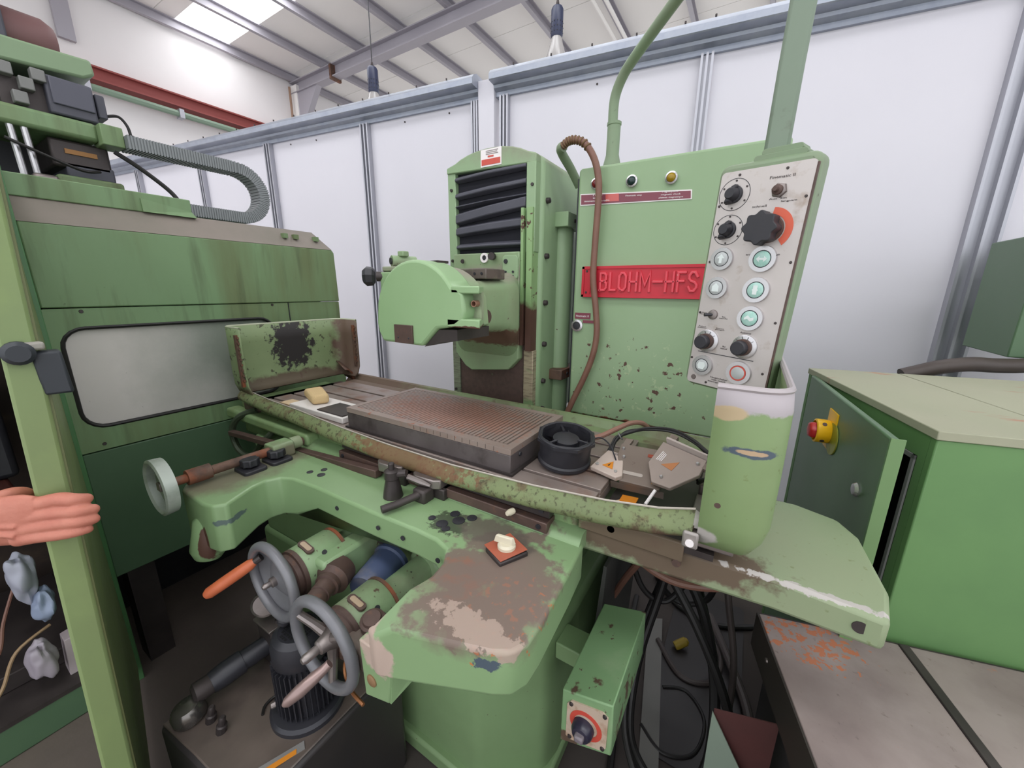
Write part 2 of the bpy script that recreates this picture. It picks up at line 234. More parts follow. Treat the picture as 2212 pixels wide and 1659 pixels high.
# ------------------------------------------------------------------ mesh helpers
def ident(p): return Vector(p)
class MB:
    def __init__(s, xf=None): s.v = []; s.f = []; s.xf = xf
    def add(s, vs, fs):
        k = len(s.v); xf = s.xf
        s.v += [Vector(xf(p)) if xf else Vector(p) for p in vs]; s.f += [tuple(i+k for i in f) for f in fs]
        return s
    def box(s, x0, x1, y0, y1, z0, z1):
        return s.add([(x, y, z) for z in (z0, z1) for y in (y0, y1) for x in (x0, x1)],
                     [(0, 2, 3, 1), (4, 5, 7, 6), (0, 1, 5, 4), (2, 6, 7, 3), (0, 4, 6, 2), (1, 3, 7, 5)])
    def hexa(s, p):
        return s.add(p, [(0, 3, 2, 1), (4, 5, 6, 7), (0, 1, 5, 4), (1, 2, 6, 5), (2, 3, 7, 6), (3, 0, 4, 7)])
    def prism(s, poly, a, b, plane='xy'):
        n = len(poly)
        def m(p, h):
            return {'xy': (p[0], p[1], h), 'xz': (p[0], h, p[1]), 'yz': (h, p[0], p[1])}[plane]
        ha = a if callable(a) else (lambda p: a); hb = b if callable(b) else (lambda p: b)
        vs = [m(p, ha(p)) for p in poly] + [m(p, hb(p)) for p in poly]
        fs = [tuple(range(n-1, -1, -1)), tuple(range(n, 2*n))] + [(i, (i+1) % n, n+(i+1) % n, n+i) for i in range(n)]
        return s.add(vs, fs)
    def tube(s, pts, r, n=10, caps=True):
        pts = [Vector(p) for p in pts]; m = len(pts); rr = r if isinstance(r, (list, tuple)) else [r]*m
        vs = []; up = None
        for i, p in enumerate(pts):
            d = (pts[min(i+1, m-1)] - pts[max(i-1, 0)]).normalized()
            if up is None:
                up = Vector((0, 0, 1)) if abs(d.z) < 0.9 else Vector((1, 0, 0))
            u = (up - d*up.dot(d)).normalized(); w = d.cross(u); up = u
            vs += [p + (u*math.cos(2*PI*k/n) + w*math.sin(2*PI*k/n))*rr[i] for k in range(n)]
        fs = [(i*n+k, i*n+(k+1) % n, (i+1)*n+(k+1) % n, (i+1)*n+k) for i in range(m-1) for k in range(n)]
        if caps: fs += [tuple(range(n-1, -1, -1)), tuple((m-1)*n+k for k in range(n))]
        return s.add(vs, fs)
    def lathe(s, prof, o=(0, 0, 0), ax=(0, 0, 1), n=24, caps=True, closed=False):
        ax = Vector(ax).normalized(); u = ax.orthogonal().normalized(); w = ax.cross(u); o = Vector(o); m = len(prof)
        vs = [o + ax*h + (u*math.cos(2*PI*k/n) + w*math.sin(2*PI*k/n))*r for r, h in prof for k in range(n)]
        fs = [(i*n+k, i*n+(k+1) % n, (i+1)*n+(k+1) % n, (i+1)*n+k) for i in range(m-1) for k in range(n)]
        if closed: fs += [((m-1)*n+k, (m-1)*n+(k+1) % n, (k+1) % n, k) for k in range(n)]
        elif caps: fs += [tuple(range(n-1, -1, -1)), tuple((m-1)*n+k for k in range(n))]
        return s.add(vs, fs)
    def torus(s, o, ax, Rr, r, n=36, m=10):
        return s.lathe([(Rr + r*math.cos(2*PI*k/m), r*math.sin(2*PI*k/m)) for k in range(m)], o, ax, n, closed=True)
    def loft(s, rings, caps=True, closed=True):
        n = len(rings[0]); m = len(rings); vs = [p for r in rings for p in r]
        kk = n if closed else n-1
        fs = [(i*n+k, i*n+(k+1) % n, (i+1)*n+(k+1) % n, (i+1)*n+k) for i in range(m-1) for k in range(kk)]
        if caps and closed: fs += [tuple(range(n-1, -1, -1)), tuple((m-1)*n+k for k in range(n))]
        return s.add(vs, fs)
    def sheet(s, rings, th):
        """open strips thickened along z-free normal by duplicating with an offset vector per ring point"""
        return s
def rootloc(p):
    v = Vector((0, 0, 0))
    while p is not None:
        v += p.location; p = p.parent
    return v
def obj(name, m, mat, parent=None, bevel=0.0, seg=2, smooth=35, solid=0.0, subsurf=0, label=None):
    me = bpy.data.meshes.new(name)
    vs = [v + Vector((0, 0, DZ)) for v in m.v]
    if parent is None:
        xs = [v.x for v in vs]; ys = [v.y for v in vs]; zs = [v.z for v in vs]
        L = Vector(((min(xs)+max(xs))/2, (min(ys)+max(ys))/2, min(zs)))
    else: L = rootloc(parent)
    me.from_pydata([v - L for v in vs], [], m.f); me.update()
    bm = bmesh.new(); bm.from_mesh(me); bmesh.ops.recalc_face_normals(bm, faces=bm.faces); bm.to_mesh(me); bm.free()
    o = bpy.data.objects.new(name, me); COL.objects.link(o); me.materials.append(mat)
    if parent is None: o.location = L
    else: o.parent = parent
    if solid:
        md = o.modifiers.new('solid', 'SOLIDIFY'); md.thickness = solid; md.offset = 0
    if bevel:
        md = o.modifiers.new('bevel', 'BEVEL'); md.width = bevel; md.segments = seg; md.limit_method = 'ANGLE'; md.angle_limit = R(32)
        md.harden_normals = False
    if subsurf:
        md = o.modifiers.new('sub', 'SUBSURF'); md.levels = subsurf; md.render_levels = subsurf
    if smooth and len(me.polygons):
        me.polygons.foreach_set('use_smooth', [True]*len(me.polygons))
        me.set_sharp_from_angle(angle=R(smooth if not bevel else max(smooth, 50)))
    if label: o['label'] = label
    return o
def thing(name, label, cat, loc, group=None):
    o = bpy.data.objects.new(name, None); COL.objects.link(o); o.location = Vector(loc) + Vector((0, 0, DZ)); o.empty_display_size = 0.05
    o['label'] = label; o['category'] = cat
    if group: o['group'] = group
    return o
def tag(o, label, cat, group=None):
    o['label'] = label; o['category'] = cat
    if group: o['group'] = group
    return o
def struct(o): o['kind'] = 'structure'; return o
def clone(src, parent, delta):
    """a copy of a part moved by delta (shares its mesh)"""
    c = src.copy(); COL.objects.link(c); c.parent = parent; c.location = src.location + Vector(delta)
    return c
def text(name, body, size, parent, mat, o, xax, yax, depth=0.0006, width=None, height=None, align='CENTER', off=0.0):
    cu = bpy.data.curves.new(name, 'FONT'); cu.body = body; cu.size = size; cu.extrude = depth; cu.align_x = align; cu.align_y = 'CENTER'
    cu.resolution_u = 2; cu.space_line = 0.85; cu.offset = off
    ob = bpy.data.objects.new(name, cu); COL.objects.link(ob)
    dg = bpy.context.evaluated_depsgraph_get(); me = bpy.data.meshes.new_from_object(ob.evaluated_get(dg))
    bpy.data.objects.remove(ob, do_unlink=True); bpy.data.curves.remove(cu)
    xs = [v.co.x for v in me.vertices]; ys = [v.co.y for v in me.vertices]
    sx = sy = 1.0
    cx = 0; cy = 0
    if xs and width: sx = width/(max(xs)-min(xs)); cx = (max(xs)+min(xs))/2
    if ys and height: sy = height/(max(ys)-min(ys)); cy = (max(ys)+min(ys))/2
    xax = Vector(xax).normalized(); yax = Vector(yax).normalized(); za = xax.cross(yax)
    L = rootloc(parent); oo = Vector(o) + Vector((0, 0, DZ)) - L
    for v in me.vertices:
        c = v.co.copy(); v.co = oo + xax*((c.x-cx)*sx) + yax*((c.y-cy)*sy) + za*c.z
    t = bpy.data.objects.new(name, me); COL.objects.link(t); t.parent = parent; me.materials.clear(); me.materials.append(mat)
    return t
def rrect(x0, x1, y0, y1, r, n=5):
    pts = []
    for cx, cy, a0 in ((x1-r, y1-r, 0), (x0+r, y1-r, 90), (x0+r, y0+r, 180), (x1-r, y0+r, 270)):
        for k in range(n+1):
            a = R(a0 + 90*k/n); pts.append((cx+r*math.cos(a), cy+r*math.sin(a)))
    return pts
def arc(cx, cy, r, a0, a1, n):
    return [(cx+r*math.cos(R(a0+(a1-a0)*k/n)), cy+r*math.sin(R(a0+(a1-a0)*k/n))) for k in range(n+1)]
def smoothpath(pts, n=6):
    """Catmull-Rom through the points"""
    P = [Vector(p) for p in pts]; out = []
    for i in range(len(P)-1):
        p0 = P[max(i-1, 0)]; p1 = P[i]; p2 = P[i+1]; p3 = P[min(i+2, len(P)-1)]
        for k in range(n):
            t = k/n
            out.append(0.5*((2*p1) + (p2-p0)*t + (2*p0-5*p1+4*p2-p3)*t*t + (3*p1-p0-3*p2+p3)*t**3))
    out.append(P[-1]); return out

# ================================================================== SETTING
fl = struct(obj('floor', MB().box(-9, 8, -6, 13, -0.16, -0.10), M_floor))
# partition wall, turned 8 degrees against the machine
_wa = R(8); _wn = Vector((-math.sin(_wa), math.cos(_wa), 0)); _wt = Vector((math.cos(_wa), math.sin(_wa), 0))
def WX(p): return _wt*p[0] + _wn*(2.6-p[1]) + Vector((0, 0, p[2]))      # (along, towards the room, up)
wall = bpy.data.objects.new('wall_back', None); COL.objects.link(wall); wall['kind'] = 'structure'; wall.location = WX((0, 0, 0))
edges = [-7.8, -6.68, -5.56, -4.45, -3.46, -2.36, -1.36, -1.19, -0.02, 1.2, 2.4, 3.6]
for i in range(len(edges)-1):
    if i == 6: continue
    obj('wall_panel', MB(WX).box(edges[i]+0.004, edges[i+1]-0.004, -0.04, 0.0, -0.1, 2.66), M_wall, wall, bevel=0.003, seg=1)
obj('pillar', MB(WX).box(-1.372, -1.255, -0.04, 0.045, -0.1, 2.70), M_wall, wall, bevel=0.004)
def post(sc, w):
    m = MB(WX).box(sc-w/2, sc+w/2, 0.0, 0.012, -0.1, 2.6)
    for k in (-1, 0, 1): m.box(sc+k*(w/2-0.006)-0.006, sc+k*(w/2-0.006)+0.006, 0.012, 0.04, -0.1, 2.6)
    obj('wall_post', m, M_alu, wall)
for sc, w in ((-6.68, .07), (-5.56, .07), (-4.45, .07), (-3.46, .075), (-2.36, .075), (-1.405, .05), (-1.19, .06), (-0.02, .062), (1.22, .12), (2.4, .1)): post(sc, w)
def rail(s0, s1):
    prof = [(0.0, 2.60), (0.02, 2.60), (0.02, 2.625), (0.045, 2.64), (0.05, 2.655), (0.115, 2.655), (0.12, 2.66), (0.12, 2.69), (0.10, 2.715), (0.06, 2.735), (-0.05, 2.735), (-0.05, 2.60)]
    m = MB(WX).loft([[(s0, d, z) for d, z in prof], [(s1, d, z) for d, z in prof]])
    obj('wall_rail', m, M_galv, wall)
rail(-7.9, -1.372); rail(-1.255, 4.2)
b0 = obj('rail_bolt', MB(WX).lathe([(0.005, 0), (0.005, 0.010)], (0, 0.09, 2.722), (0, 0, 1), 8), M_dark, wall)
for i in range(-24, 14):
    s = i*0.24+0.1
    if -1.4 < s < -1.23 or i == 0: continue
    clone(b0, wall, _wt*s)
for s, z in ((-3.2, 2.57), (-2.9, 2.565), (-2.0, 2.57), (-1.62, 2.57), (-1.44, 2.57), (-1.16, 2.2), (-0.6, 2.57)):
    obj('panel_screw', MB(WX).lathe([(0.006, -0.001), (0.006, 0.004)], (s, 0, z), (0, 1, 0), 8), M_dark, wall)

# far hall wall and roof
wl = bpy.data.objects.new('wall_left', None); COL.objects.link(wl); wl['kind'] = 'structure'; wl.location = (-8, 3, 0)
obj('wall_sheet', MB().box(-8.2, -8.0, -4, 13, -0.1, 5.25), M_farwall, wl)
obj('crane_beam', MB().box(-7.98, -7.86, -3, 4.6, 4.04, 4.19).box(-8.0, -7.80, -3, 4.6, 4.03, 4.05).box(-8.0, -7.80, -3, 4.6, 4.18, 4.20), M_redb, wl)
obj('green_pipe', MB().tube([(-7.82, -3, 3.93), (-7.82, 4.35, 3.93)], 0.045, 8), surf('green_pipe_paint', srgb(120, 140, 122), 0.5), wl)
for y in (1.0, 2.0, 3.0, 3.9): obj('pipe_clip', MB().box(-7.9, -7.765, y, y+0.06, 3.87, 3.99), M_alu, wl)
obj('thin_pipe', MB().tube([(-7.9, -2, 3.35), (-7.9, 5.0, 3.35)], 0.02, 8), M_grey, wl)
obj('wall_column', MB().box(-7.99, -7.93, 1.9, 2.06, 4.45, 5.25), M_purl, wl)
obj('wall_column', MB().box(-7.99, -7.80, 4.93, 5.07, -0.1, 5.05), M_roof, wl)
obj('rust_drip_pipe', MB().tube([(-7.9, 4.86, 2.0), (-7.9, 4.86, 5.0)], 0.02, 6), surf('rusty_pipe', srgb(150, 120, 100), 0.6), wl)
cl = bpy.data.objects.new('ceiling', None); COL.objects.link(cl); cl['kind'] = 'structure'; cl.location = (-1, 4, 5.35)
SKY_ROWS = ((3.2, 3.9), (8.6, 9.3), (-1.1, -0.2), (-4.3, -3.4))  # first row is in view; the unseen rows are added to light the machines
y = -6.0
cuts = sorted(set([v for r in SKY_ROWS for v in r]))
rows = []
while y < 13:
    nxt = min(y+1.05, 13.0)
    for c in cuts:
        if y+0.02 < c < nxt: nxt = c
    rows.append((y, nxt)); y = nxt
for a, b in rows:
    if any(abs(a-r[0]) < 0.01 or (a > r[0]-0.01 and b < r[1]+0.01) for r in SKY_ROWS):
        obj('skylight_panel', MB().box(-8.0, 7.0, a+0.01, b-0.01, 5.25, 5.27), M_sky, cl)
    else:
        obj('ceiling_panel', MB().box(-8.0, 7.0, a+0.006, b-0.006, 5.25, 5.30), M_roof, cl)
k = 0; x = -7.95
while x < 7:
    m = MB().box(x, x+0.012, -6, 13, 5.13, 5.25).box(x, x+0.06, -6, 13, 5.118, 5.13).box(x, x+0.06, -6, 13, 5.235, 5.249)
    obj('purlin', m, M_purl, cl); x += 0.95
for yy in (5.0, -1.6, 11.4):
    m = MB().box(-8, 7, yy-0.08, yy+0.08, 4.92, 4.935).box(-8, 7, yy-0.012, yy+0.012, 4.935, 5.10).box(-8, 7, yy-0.08, yy+0.08, 5.10, 5.117)
    obj('roof_girder', m, M_purl, cl)
obj('girder_haunch', MB().prism([(-8.0, 4.2), (-7.85, 4.2), (-7.2, 4.92), (-8.0, 4.92)], 4.95, 5.05, 'xz'), M_purl, cl)
obj('girder_bracket', MB().box(-6.75, -6.70, 4.90, 5.10, 4.88, 5.10), M_rust, cl)
obj('conduit', MB().tube([(-2.3, -6, 5.03), (-2.3, 13, 5.03)], 0.025, 8), M_roof, cl)
obj('conduit', MB().tube([(-2.15, -6, 5.03), (-2.15, 13, 5.03)], 0.025, 8), M_roof, cl)

def high_bay(x, y, z0, h, label):
    t = thing('hanging_lamp', label, 'lamp', (x, y, z0), 'hanging lamps beyond the partition')
    r = 0.085*h/0.45
    obj('lamp_body', MB().lathe([(r*0.8, h*1.0), (r, h*0.93), (r, h*0.25), (r*0.9, h*0.2)], (x, y, z0), n=20), M_lampb, t)
    obj('glass_dome', MB().lathe([(r*0.85, h*0.2), (r*1.1, h*0.02), (r*1.6, -h*0.28), (r*1.85, -h*0.55), (r*1.8, -h*0.6)], (x, y, z0), n=24), M_lampg, t)
    m = MB()
    for row in (0.32, 0.45, 0.58):
        for a in range(12):
            aa = a*PI/6
            m.lathe([(r*0.09, 0.0), (r*0.09, 0.004)], (x+r*math.cos(aa)*0.985, y+r*math.sin(aa)*0.985, z0+h*row), (math.cos(aa), math.sin(aa), 0), 6)
    o = obj('vent_holes', m, M_blk, t); o['kind'] = 'stuff'
    obj('hook', MB().lathe([(0.012, 0), (0.02, 0.02), (0.012, 0.06)], (x, y, z0+h), n=8), M_dark, t)
    obj('cable', MB().tube([(x, y, z0+h+0.04), (x+0.005, y, z0+h+0.5), (x, y, 5.24)], 0.007, 6), M_blk, t)
high_bay(-2.11, 4.27, 3.86, 0.33, 'larger hanging lamp with dark blue body directly above the grinder column')
high_bay(-4.62, 4.0, 3.80, 0.36, 'smaller hanging lamp with dark blue body left of the white pillar')

# ================================================================== SURFACE GRINDER
G = thing('surface_grinder', 'large worn green surface grinder with red name plate in the middle', 'grinder', (-0.75, 0.95, -0.1))
# --- base
obj('base', MB().prism([(-1.62, 0.66), (-0.52, 0.67), (-0.36, 0.79), (-0.345, 0.86), (-0.345, 1.50), (-1.62, 1.50)], -0.1, 0.435), M_base, G, bevel=0.02, seg=3)
obj('base_neck', MB().prism([(-1.60, 0.67), (-0.54, 0.68), (-0.44, 0.77), (-0.41, 0.86), (-0.41, 1.48), (-1.60, 1.48)], 0.42, 0.84), M_base, G, bevel=0.02, seg=3)
obj('base_plinth', MB().box(-1.64, -0.335, 0.645, 1.52, -0.1, -0.04), M_base, G, bevel=0.01)
# --- bed and way covers
obj('bed', MB().box(-1.76, -0.265, 0.715, 1.10, 0.80, 0.945), M_bed, G, bevel=0.012)
obj('bed_end_bar', MB().box(-1.79, -1.22, 0.668, 0.72, 0.872, 0.915), M_bed, G, bevel=0.012, seg=3)
def cov_z(p): return 0.835 + max(0, p[0]+0.0)*0.06
wc = obj('way_cover', MB().prism([(-0.264, 0.718), (0.10, 0.735), (0.246, 0.718), (0.262, 0.80), (0.252, 0.97), (0.225, 1.03), (0.15, 1.06), (-0.264, 1.06)], cov_z, 0.905), M_cover, G, bevel=0.008, seg=2)
obj('end_bolt', MB().lathe([(0.011, 0), (0.011, 0.003)], (0.215, 0.724, 0.878), (0, -1, 0), 14), M_dark, wc)
for x, z in ((-0.19, 0.915), (-0.06, 0.888)): obj('cover_screw', MB().lathe([(0.009, 0), (0.008, 0.004)], (x, 0.712, z), (0, -1, 0), 12), M_brown, wc)
obj('cover_bracket', MB().box(-0.262, -0.05, 0.708, 0.718, 0.893, 0.935), M_bed, G, bevel=0.003)
# --- trip rails under the gutter
obj('trip_rail', MB().hexa([(-1.69, .625, .828), (-0.846, .645, .873), (-0.846, .668, .873), (-1.69, .648, .828), (-1.69, .625, .846), (-0.846, .645, .896), (-0.846, .668, .896), (-1.69, .648, .846)]), M_brown, G, bevel=0.002)
rail2 = obj('dog_rail', MB().box(-1.05, -0.32, 0.685, 0.715, 0.905, 0.935), M_dark, G, bevel=0.002)
rail3 = obj('dog_rail', MB().box(-1.05, -0.32, 0.672, 0.715, 0.875, 0.90), M_brown, G, bevel=0.002)
for x in (-1.03, -0.34):
    obj('rail_screw', MB().lathe([(0.006, 0), (0.006, 0.003)], (x, 0.685, 0.92), (0, -1, 0), 10), M_blk, rail2)
    obj('rail_screw', MB().lathe([(0.006, 0), (0.006, 0.003)], (x, 0.672, 0.888), (0, -1, 0), 10), M_blk, rail3)
for x in (-0.80, -0.66):
    d = obj('trip_dog', MB().prism([(x-0.05, 0.66), (x-0.03, 0.645), (x+0.03, 0.65), (x+0.045, 0.66), (x+0.045, 0.69), (x-0.05, 0.69)], 0.90, 0.925), M_steel, G, bevel=0.003)
    obj('dog_clamp', MB().box(x-0.02, x+0.055, 0.66, 0.70, 0.87, 0.90), M_dark, d, bevel=0.003)
obj('white_pin', MB().lathe([(0.007, 0), (0.008, 0.012), (0.005, 0.022)], (-0.405, 0.672, 0.905), (-0.2, -1, 0.1), 10), M_cream, G)
# --- table
TB = obj('table', MB().box(-1.60, -0.235, 0.705, 1.135, 0.925, 0.950), M_tbl, G, bevel=0.002)
ys = [0.705, 0.757, 0.769, 0.838, 0.850, 0.928, 0.940, 1.02, 1.032, 1.135]
for i in range(0, len(ys), 2):
    obj('table_strip', MB().box(-1.60, -0.235, ys[i], ys[i+1], 0.950, 0.963), M_tbl, TB, bevel=0.0015)
obj('table_end_pan', MB().box(-0.225, 0.0, 0.715, 1.14, 0.912, 0.925), M_dark, TB)
obj('pan_plate', MB().box(-0.052, 0.03, 0.72, 0.90, 0.93, 0.948), M_steel, TB, bevel=0.003)
obj('pan_plate', MB().box(-0.05, 0.035, 0.91, 1.11, 0.93, 0.965), M_steel, TB, bevel=0.004)
# --- gutters (pressed sheet with real thickness)
LIP = [(-1.655, 1.012), (-1.60, 1.004), (-1.45, 0.992), (-1.287, 0.986), (-1.05, 0.970), (-0.848, 0.962), (-0.60, 0.960), (-0.364, 0.972), (-0.2, 0.988), (-0.10, 1.004), (-0.038, 1.022)]
def sec(x, zl, t):
    o = [(0.690, zl), (0.683, zl-0.006), (0.672, zl-0.015), (0.665, zl-0.026), (0.665, zl-0.036), (0.671, zl-0.044), (0.684, zl-0.048), (0.712, zl-0.050)]
    i = [(0.712, zl-0.045), (0.686, zl-0.043), (0.676, zl-0.040), (0.671, zl-0.034), (0.671, zl-0.027), (0.677, zl-0.018), (0.688, zl-0.008), (0.694, zl)]
    return [(x, a, b) for a, b in o+i]
gf = obj('front_gutter', MB().loft([sec(x, z, 0) for x, z in LIP]), M_gut, G, smooth=60)
obj('lip_edge', MB().tube([(x, 0.690, z+0.001) for x, z in LIP], 0.0022, 6), surf('bare_edge', srgb(190, 182, 172), 0.4, 0.4), gf)
RG = [(1.178, 0.988), (1.178, 0.93), (1.125, 0.91), (1.125, 0.917), (1.140, 0.950), (1.158, 0.968), (1.168, 0.985)]
obj('rear_gutter', MB().loft([[(x, a, b) for a, b in RG] for x in (-1.66, -1.2, -0.6, 0.0, 0.06)]), M_gutin, G)
obj('rear_step', MB().prism([(1.095, 0.94), (1.13, 0.94), (1.15, 0.962), (1.145, 0.966), (1.10, 0.962)], -1.6, 0.05, 'yz'), M_gutin, G)
# --- left splash guard : U-shaped sheet
def ushape(x0, x1, y0, y1, r, sgn):
    """open U in plan, wall at x1, arms from x0"""
    p = [(x0, y0)]
    n = 6
    cx = x1 - sgn*r
    for k in range(n+1):
        a = -PI/2 + (PI/2)*k/n; p.append((cx + sgn*r*math.cos(a), y0 + r + r*math.sin(a)))
    for k in range(n+1):
        a = (PI/2)*k/n; p.append((cx + sgn*r*math.cos(a), y1 - r + r*math.sin(a)))
    p.append((x0, y1)); return p
def guard(name, path, zs, offs, mat, th):
    rings = []
    for z, of in zip(zs, offs):
        rings.append([(x+of*nx, y+of*ny, z) for (x, y), (nx, ny) in zip(path, norms(path))])
    return rings
def norms(path):
    out = []
    c = (sum(p[0] for p in path)/len(path), sum(p[1] for p in path)/len(path))
    for i, p in enumerate(path):
        a = path[max(i-1, 0)]; b = path[min(i+1, len(path)-1)]
        d = Vector((b[0]-a[0], b[1]-a[1])).normalized(); n = Vector((d.y, -d.x))
        if n.dot(Vector((p[0]-c[0], p[1]-c[1]))) < 0: n = -n
        out.append((n.x, n.y))
    return out
pl = ushape(-1.575, -1.705, 0.672, 1.165, 0.04, -1)
zs = [1.25, 1.18, 1.08, 1.03, 1.0, 0.985]
of = [0, 0, 0, -0.002, -0.012, -0.03]
sl = obj('left_splash_guard', MB().loft(guard('', pl, zs, of, None, 0), caps=False, closed=False), M_splL, G, solid=0.006, smooth=50)
obj('guard_rim', MB().tube([(x, y, 1.25) for x, y in pl], 0.0035, 6), surf('pale_worn_edge', srgb(186, 190, 166), 0.5), sl)
for yy, s in ((0.667, -1), (1.160, 1)):
    obj('serrated_strip', MB().box(-1.60, -1.585, yy-0.006, yy+0.004, 1.03, 1.225), M_rust, sl)
    for k in range(9):
        z = 1.045+k*0.02
        obj('notch_tab', MB().hexa([(-1.60, yy-.004, z), (-1.578, yy-.004, z+.006), (-1.578, yy+.004, z+.006), (-1.60, yy+.004, z), (-1.60, yy-.004, z+.009), (-1.578, yy-.004, z+.014), (-1.578, yy+.004, z+.014), (-1.60, yy+.004, z+.009)]), M_rust, sl)
obj('left_table_end', MB().box(-1.70, -1.60, 0.70, 1.14, 0.915, 0.945), M_brown, G, bevel=0.004)
obj('curled_flange', MB().loft([[(-1.60, 1.10+0.05*math.cos(a), 0.96+0.06*math.sin(a)) for a in (0, .4, .8, 1.2, 1.57)], [(-1.69, 1.12+0.04*math.cos(a), 0.97+0.08*math.sin(a)) for a in (0, .4, .8, 1.2, 1.57)]], caps=False, closed=False), M_rust, sl, solid=0.006)
obj('loop_hose', MB().tube(smoothpath([(-1.60, 0.70, 0.93), (-1.66, 0.66, 0.90), (-1.70, 0.645, 0.84), (-1.66, 0.64, 0.77), (-1.58, 0.645, 0.76), (-1.50, 0.66, 0.83), (-1.46, 0.69, 0.88)]), 0.012, 8), surf('dark_green_hose', srgb(58, 68, 52), 0.5), G)
# --- right splash guard : shell with rounded corners
pr = ushape(-0.030, 0.068, 0.668, 1.16, 0.04, 1)
pr = pr[:-6]
def rz(i, top): return top
rings = guard('', pr, [1.255, 1.22, 1.10, 1.02, 0.99, 0.965, 0.955], [0.0, 0.004, 0.004, 0.003, -0.004, -0.018, -0.045], None, 0)
sr = obj('right_splash_guard', MB().loft(rings, caps=False, closed=False), M_splR, G, solid=0.007, smooth=60)
obj('guard_rim', MB().tube([(x, y, 1.254) for x, y in pr], 0.0055, 8), surf('worn_grey_rim', srgb(172, 164, 166), 0.45, 0.3), sr)
obj('guard_tab', MB().box(-0.052, -0.026, 0.660, 0.668, 0.960, 0.992), surf('bare_tab', srgb(150, 144, 140), 0.4, 0.4), sr, bevel=0.004)
obj('tab_hole', MB().lathe([(0.007, 0), (0.007, 0.003)], (-0.039, 0.660, 0.972), (0, -1, 0), 12), M_white, sr)
for x, z in ((0.0, 1.205), (-0.004, 1.128), (-0.006, 1.055), (0.018, 1.08)):
    obj('guard_screw', MB().lathe([(0.0065, 0), (0.005, 0.003)], (x, 0.664, z), (0, -1, 0), 12), M_brown, sr)
# --- operator desk (U-shaped casting)
desk_poly = [(-1.275, 0.70), (-1.275, 0.38), (-1.262, 0.345), (-1.235, 0.33), (-1.11, 0.328), (-1.075, 0.335), (-1.055, 0.36), (-1.075, 0.40), (-1.095, 0.44), (-1.10, 0.475), (-1.085, 0.505), (-1.05, 0.522),
             (-0.95, 0.529), (-0.72, 0.531), (-0.58, 0.537), (-0.52, 0.535), (-0.48, 0.522), (-0.458, 0.49), (-0.452, 0.45), (-0.456, 0.40), (-0.472, 0.345), (-0.482, 0.325), (-0.455, 0.315), (-0.42, 0.328),
             (-0.265, 0.378), (-0.238, 0.394), (-0.225, 0.42), (-0.224, 0.46), (-0.232, 0.60), (-0.24, 0.69), (-0.25, 0.70)]
def dbot(p):
    x, y = p
    if x < -1.0: return 0.735 + max(0, (y-0.33))*0.1
    if x > -0.53 and y < 0.42: return 0.785 if x > -0.42 else 0.765
    if x > -0.5: return 0.785
    return 0.80
def dtop(p):
    x, y = p
    if x < -0.42 and x > -0.6 and y < 0.35: return 0.845
    return 0.870
DK = obj('operator_desk', MB().prism(desk_poly, dbot, dtop), M_desk, G, bevel=0.016, seg=4, smooth=60)
obj('desk_back_ledge', MB().prism([(0.672, 0.866), (0.682, 0.878), (0.695, 0.888), (0.72, 0.890), (0.72, 0.85), (0.672, 0.85)], -1.27, -0.245, 'yz'), M_desk, G, smooth=60)
obj('desk_nose', MB().lathe([(0.0, -0.02), (0.03, -0.012), (0.042, 0.01), (0.042, 0.09), (0.035, 0.10)], (-1.165, 0.338, 0.70), (0, 0.25, 1), 18), M_desk, G)
for x, y, r in ((-1.044, .571, .009), (-1.023, .602, .009), (-1.0, .578, .011), (-0.545, .632, .012), (-0.52, .615, .015), (-0.50, .64, .012), (-0.545, .585, .014), (-0.525, .575, .010), (-0.58, .59, .009)):
    obj('oil_hole', MB().lathe([(r, -0.006), (r, 0.0015), (r*0.8, 0.002)], (x, y, 0.870), n=16), M_blk, DK)
for x, y in ((-0.86, .529), (-0.70, .529), (-0.62, .533), (-0.50, .52)):
    obj('face_hole', MB().lathe([(0.006, 0), (0.006, 0.002)], (x, y, 0.835), (0.1, -1, 0), 10), M_blk, DK)
# desk rotary switch
sw = obj('switch_base', MB().prism([(-0.405+0, .56), (-.352, .535), (-.322, .595), (-.382, .625)], 0.868, 0.880), M_dark, DK, bevel=0.003)
sp = obj('switch_plate', MB().prism([(-0.409, .562), (-.352, .537), (-.325, .597), (-.384, .624)], 0.8815, 0.884), M_orplate, DK, bevel=0.001)
kb = obj('switch_knob', MB().lathe([(0.019, 0), (0.019, 0.006), (0.015, 0.010)], (-0.365, 0.580, 0.884), n=20), M_cream, DK)
obj('knob_lever', MB().hexa([(-.392, .571, .892), (-.350, .577, .892), (-.346, .588, .892), (-.388, .583, .892), (-.388, .573, .908), (-.353, .578, .908), (-.351, .586, .908), (-.386, .581, .908)]), M_cream, DK, bevel=0.002)
# two star knobs on the left arm
for x, y in ((-1.205, .487), (-1.205, .563)):
    kp = obj('knob_seat', MB().prism(rrect(x-.038, x+.038, y-.032, y+.032, .012), 0.868, 0.880), M_blk, DK, bevel=0.003)
    m = MB(); pts = [(x+(0.022+0.004*(k % 2))*math.cos(k*PI/8), y+(0.022+0.004*(k % 2))*math.sin(k*PI/8)) for k in range(16)]
    m.prism(pts, 0.884, 0.906); obj('star_knob', m, M_blk, DK, bevel=0.003)
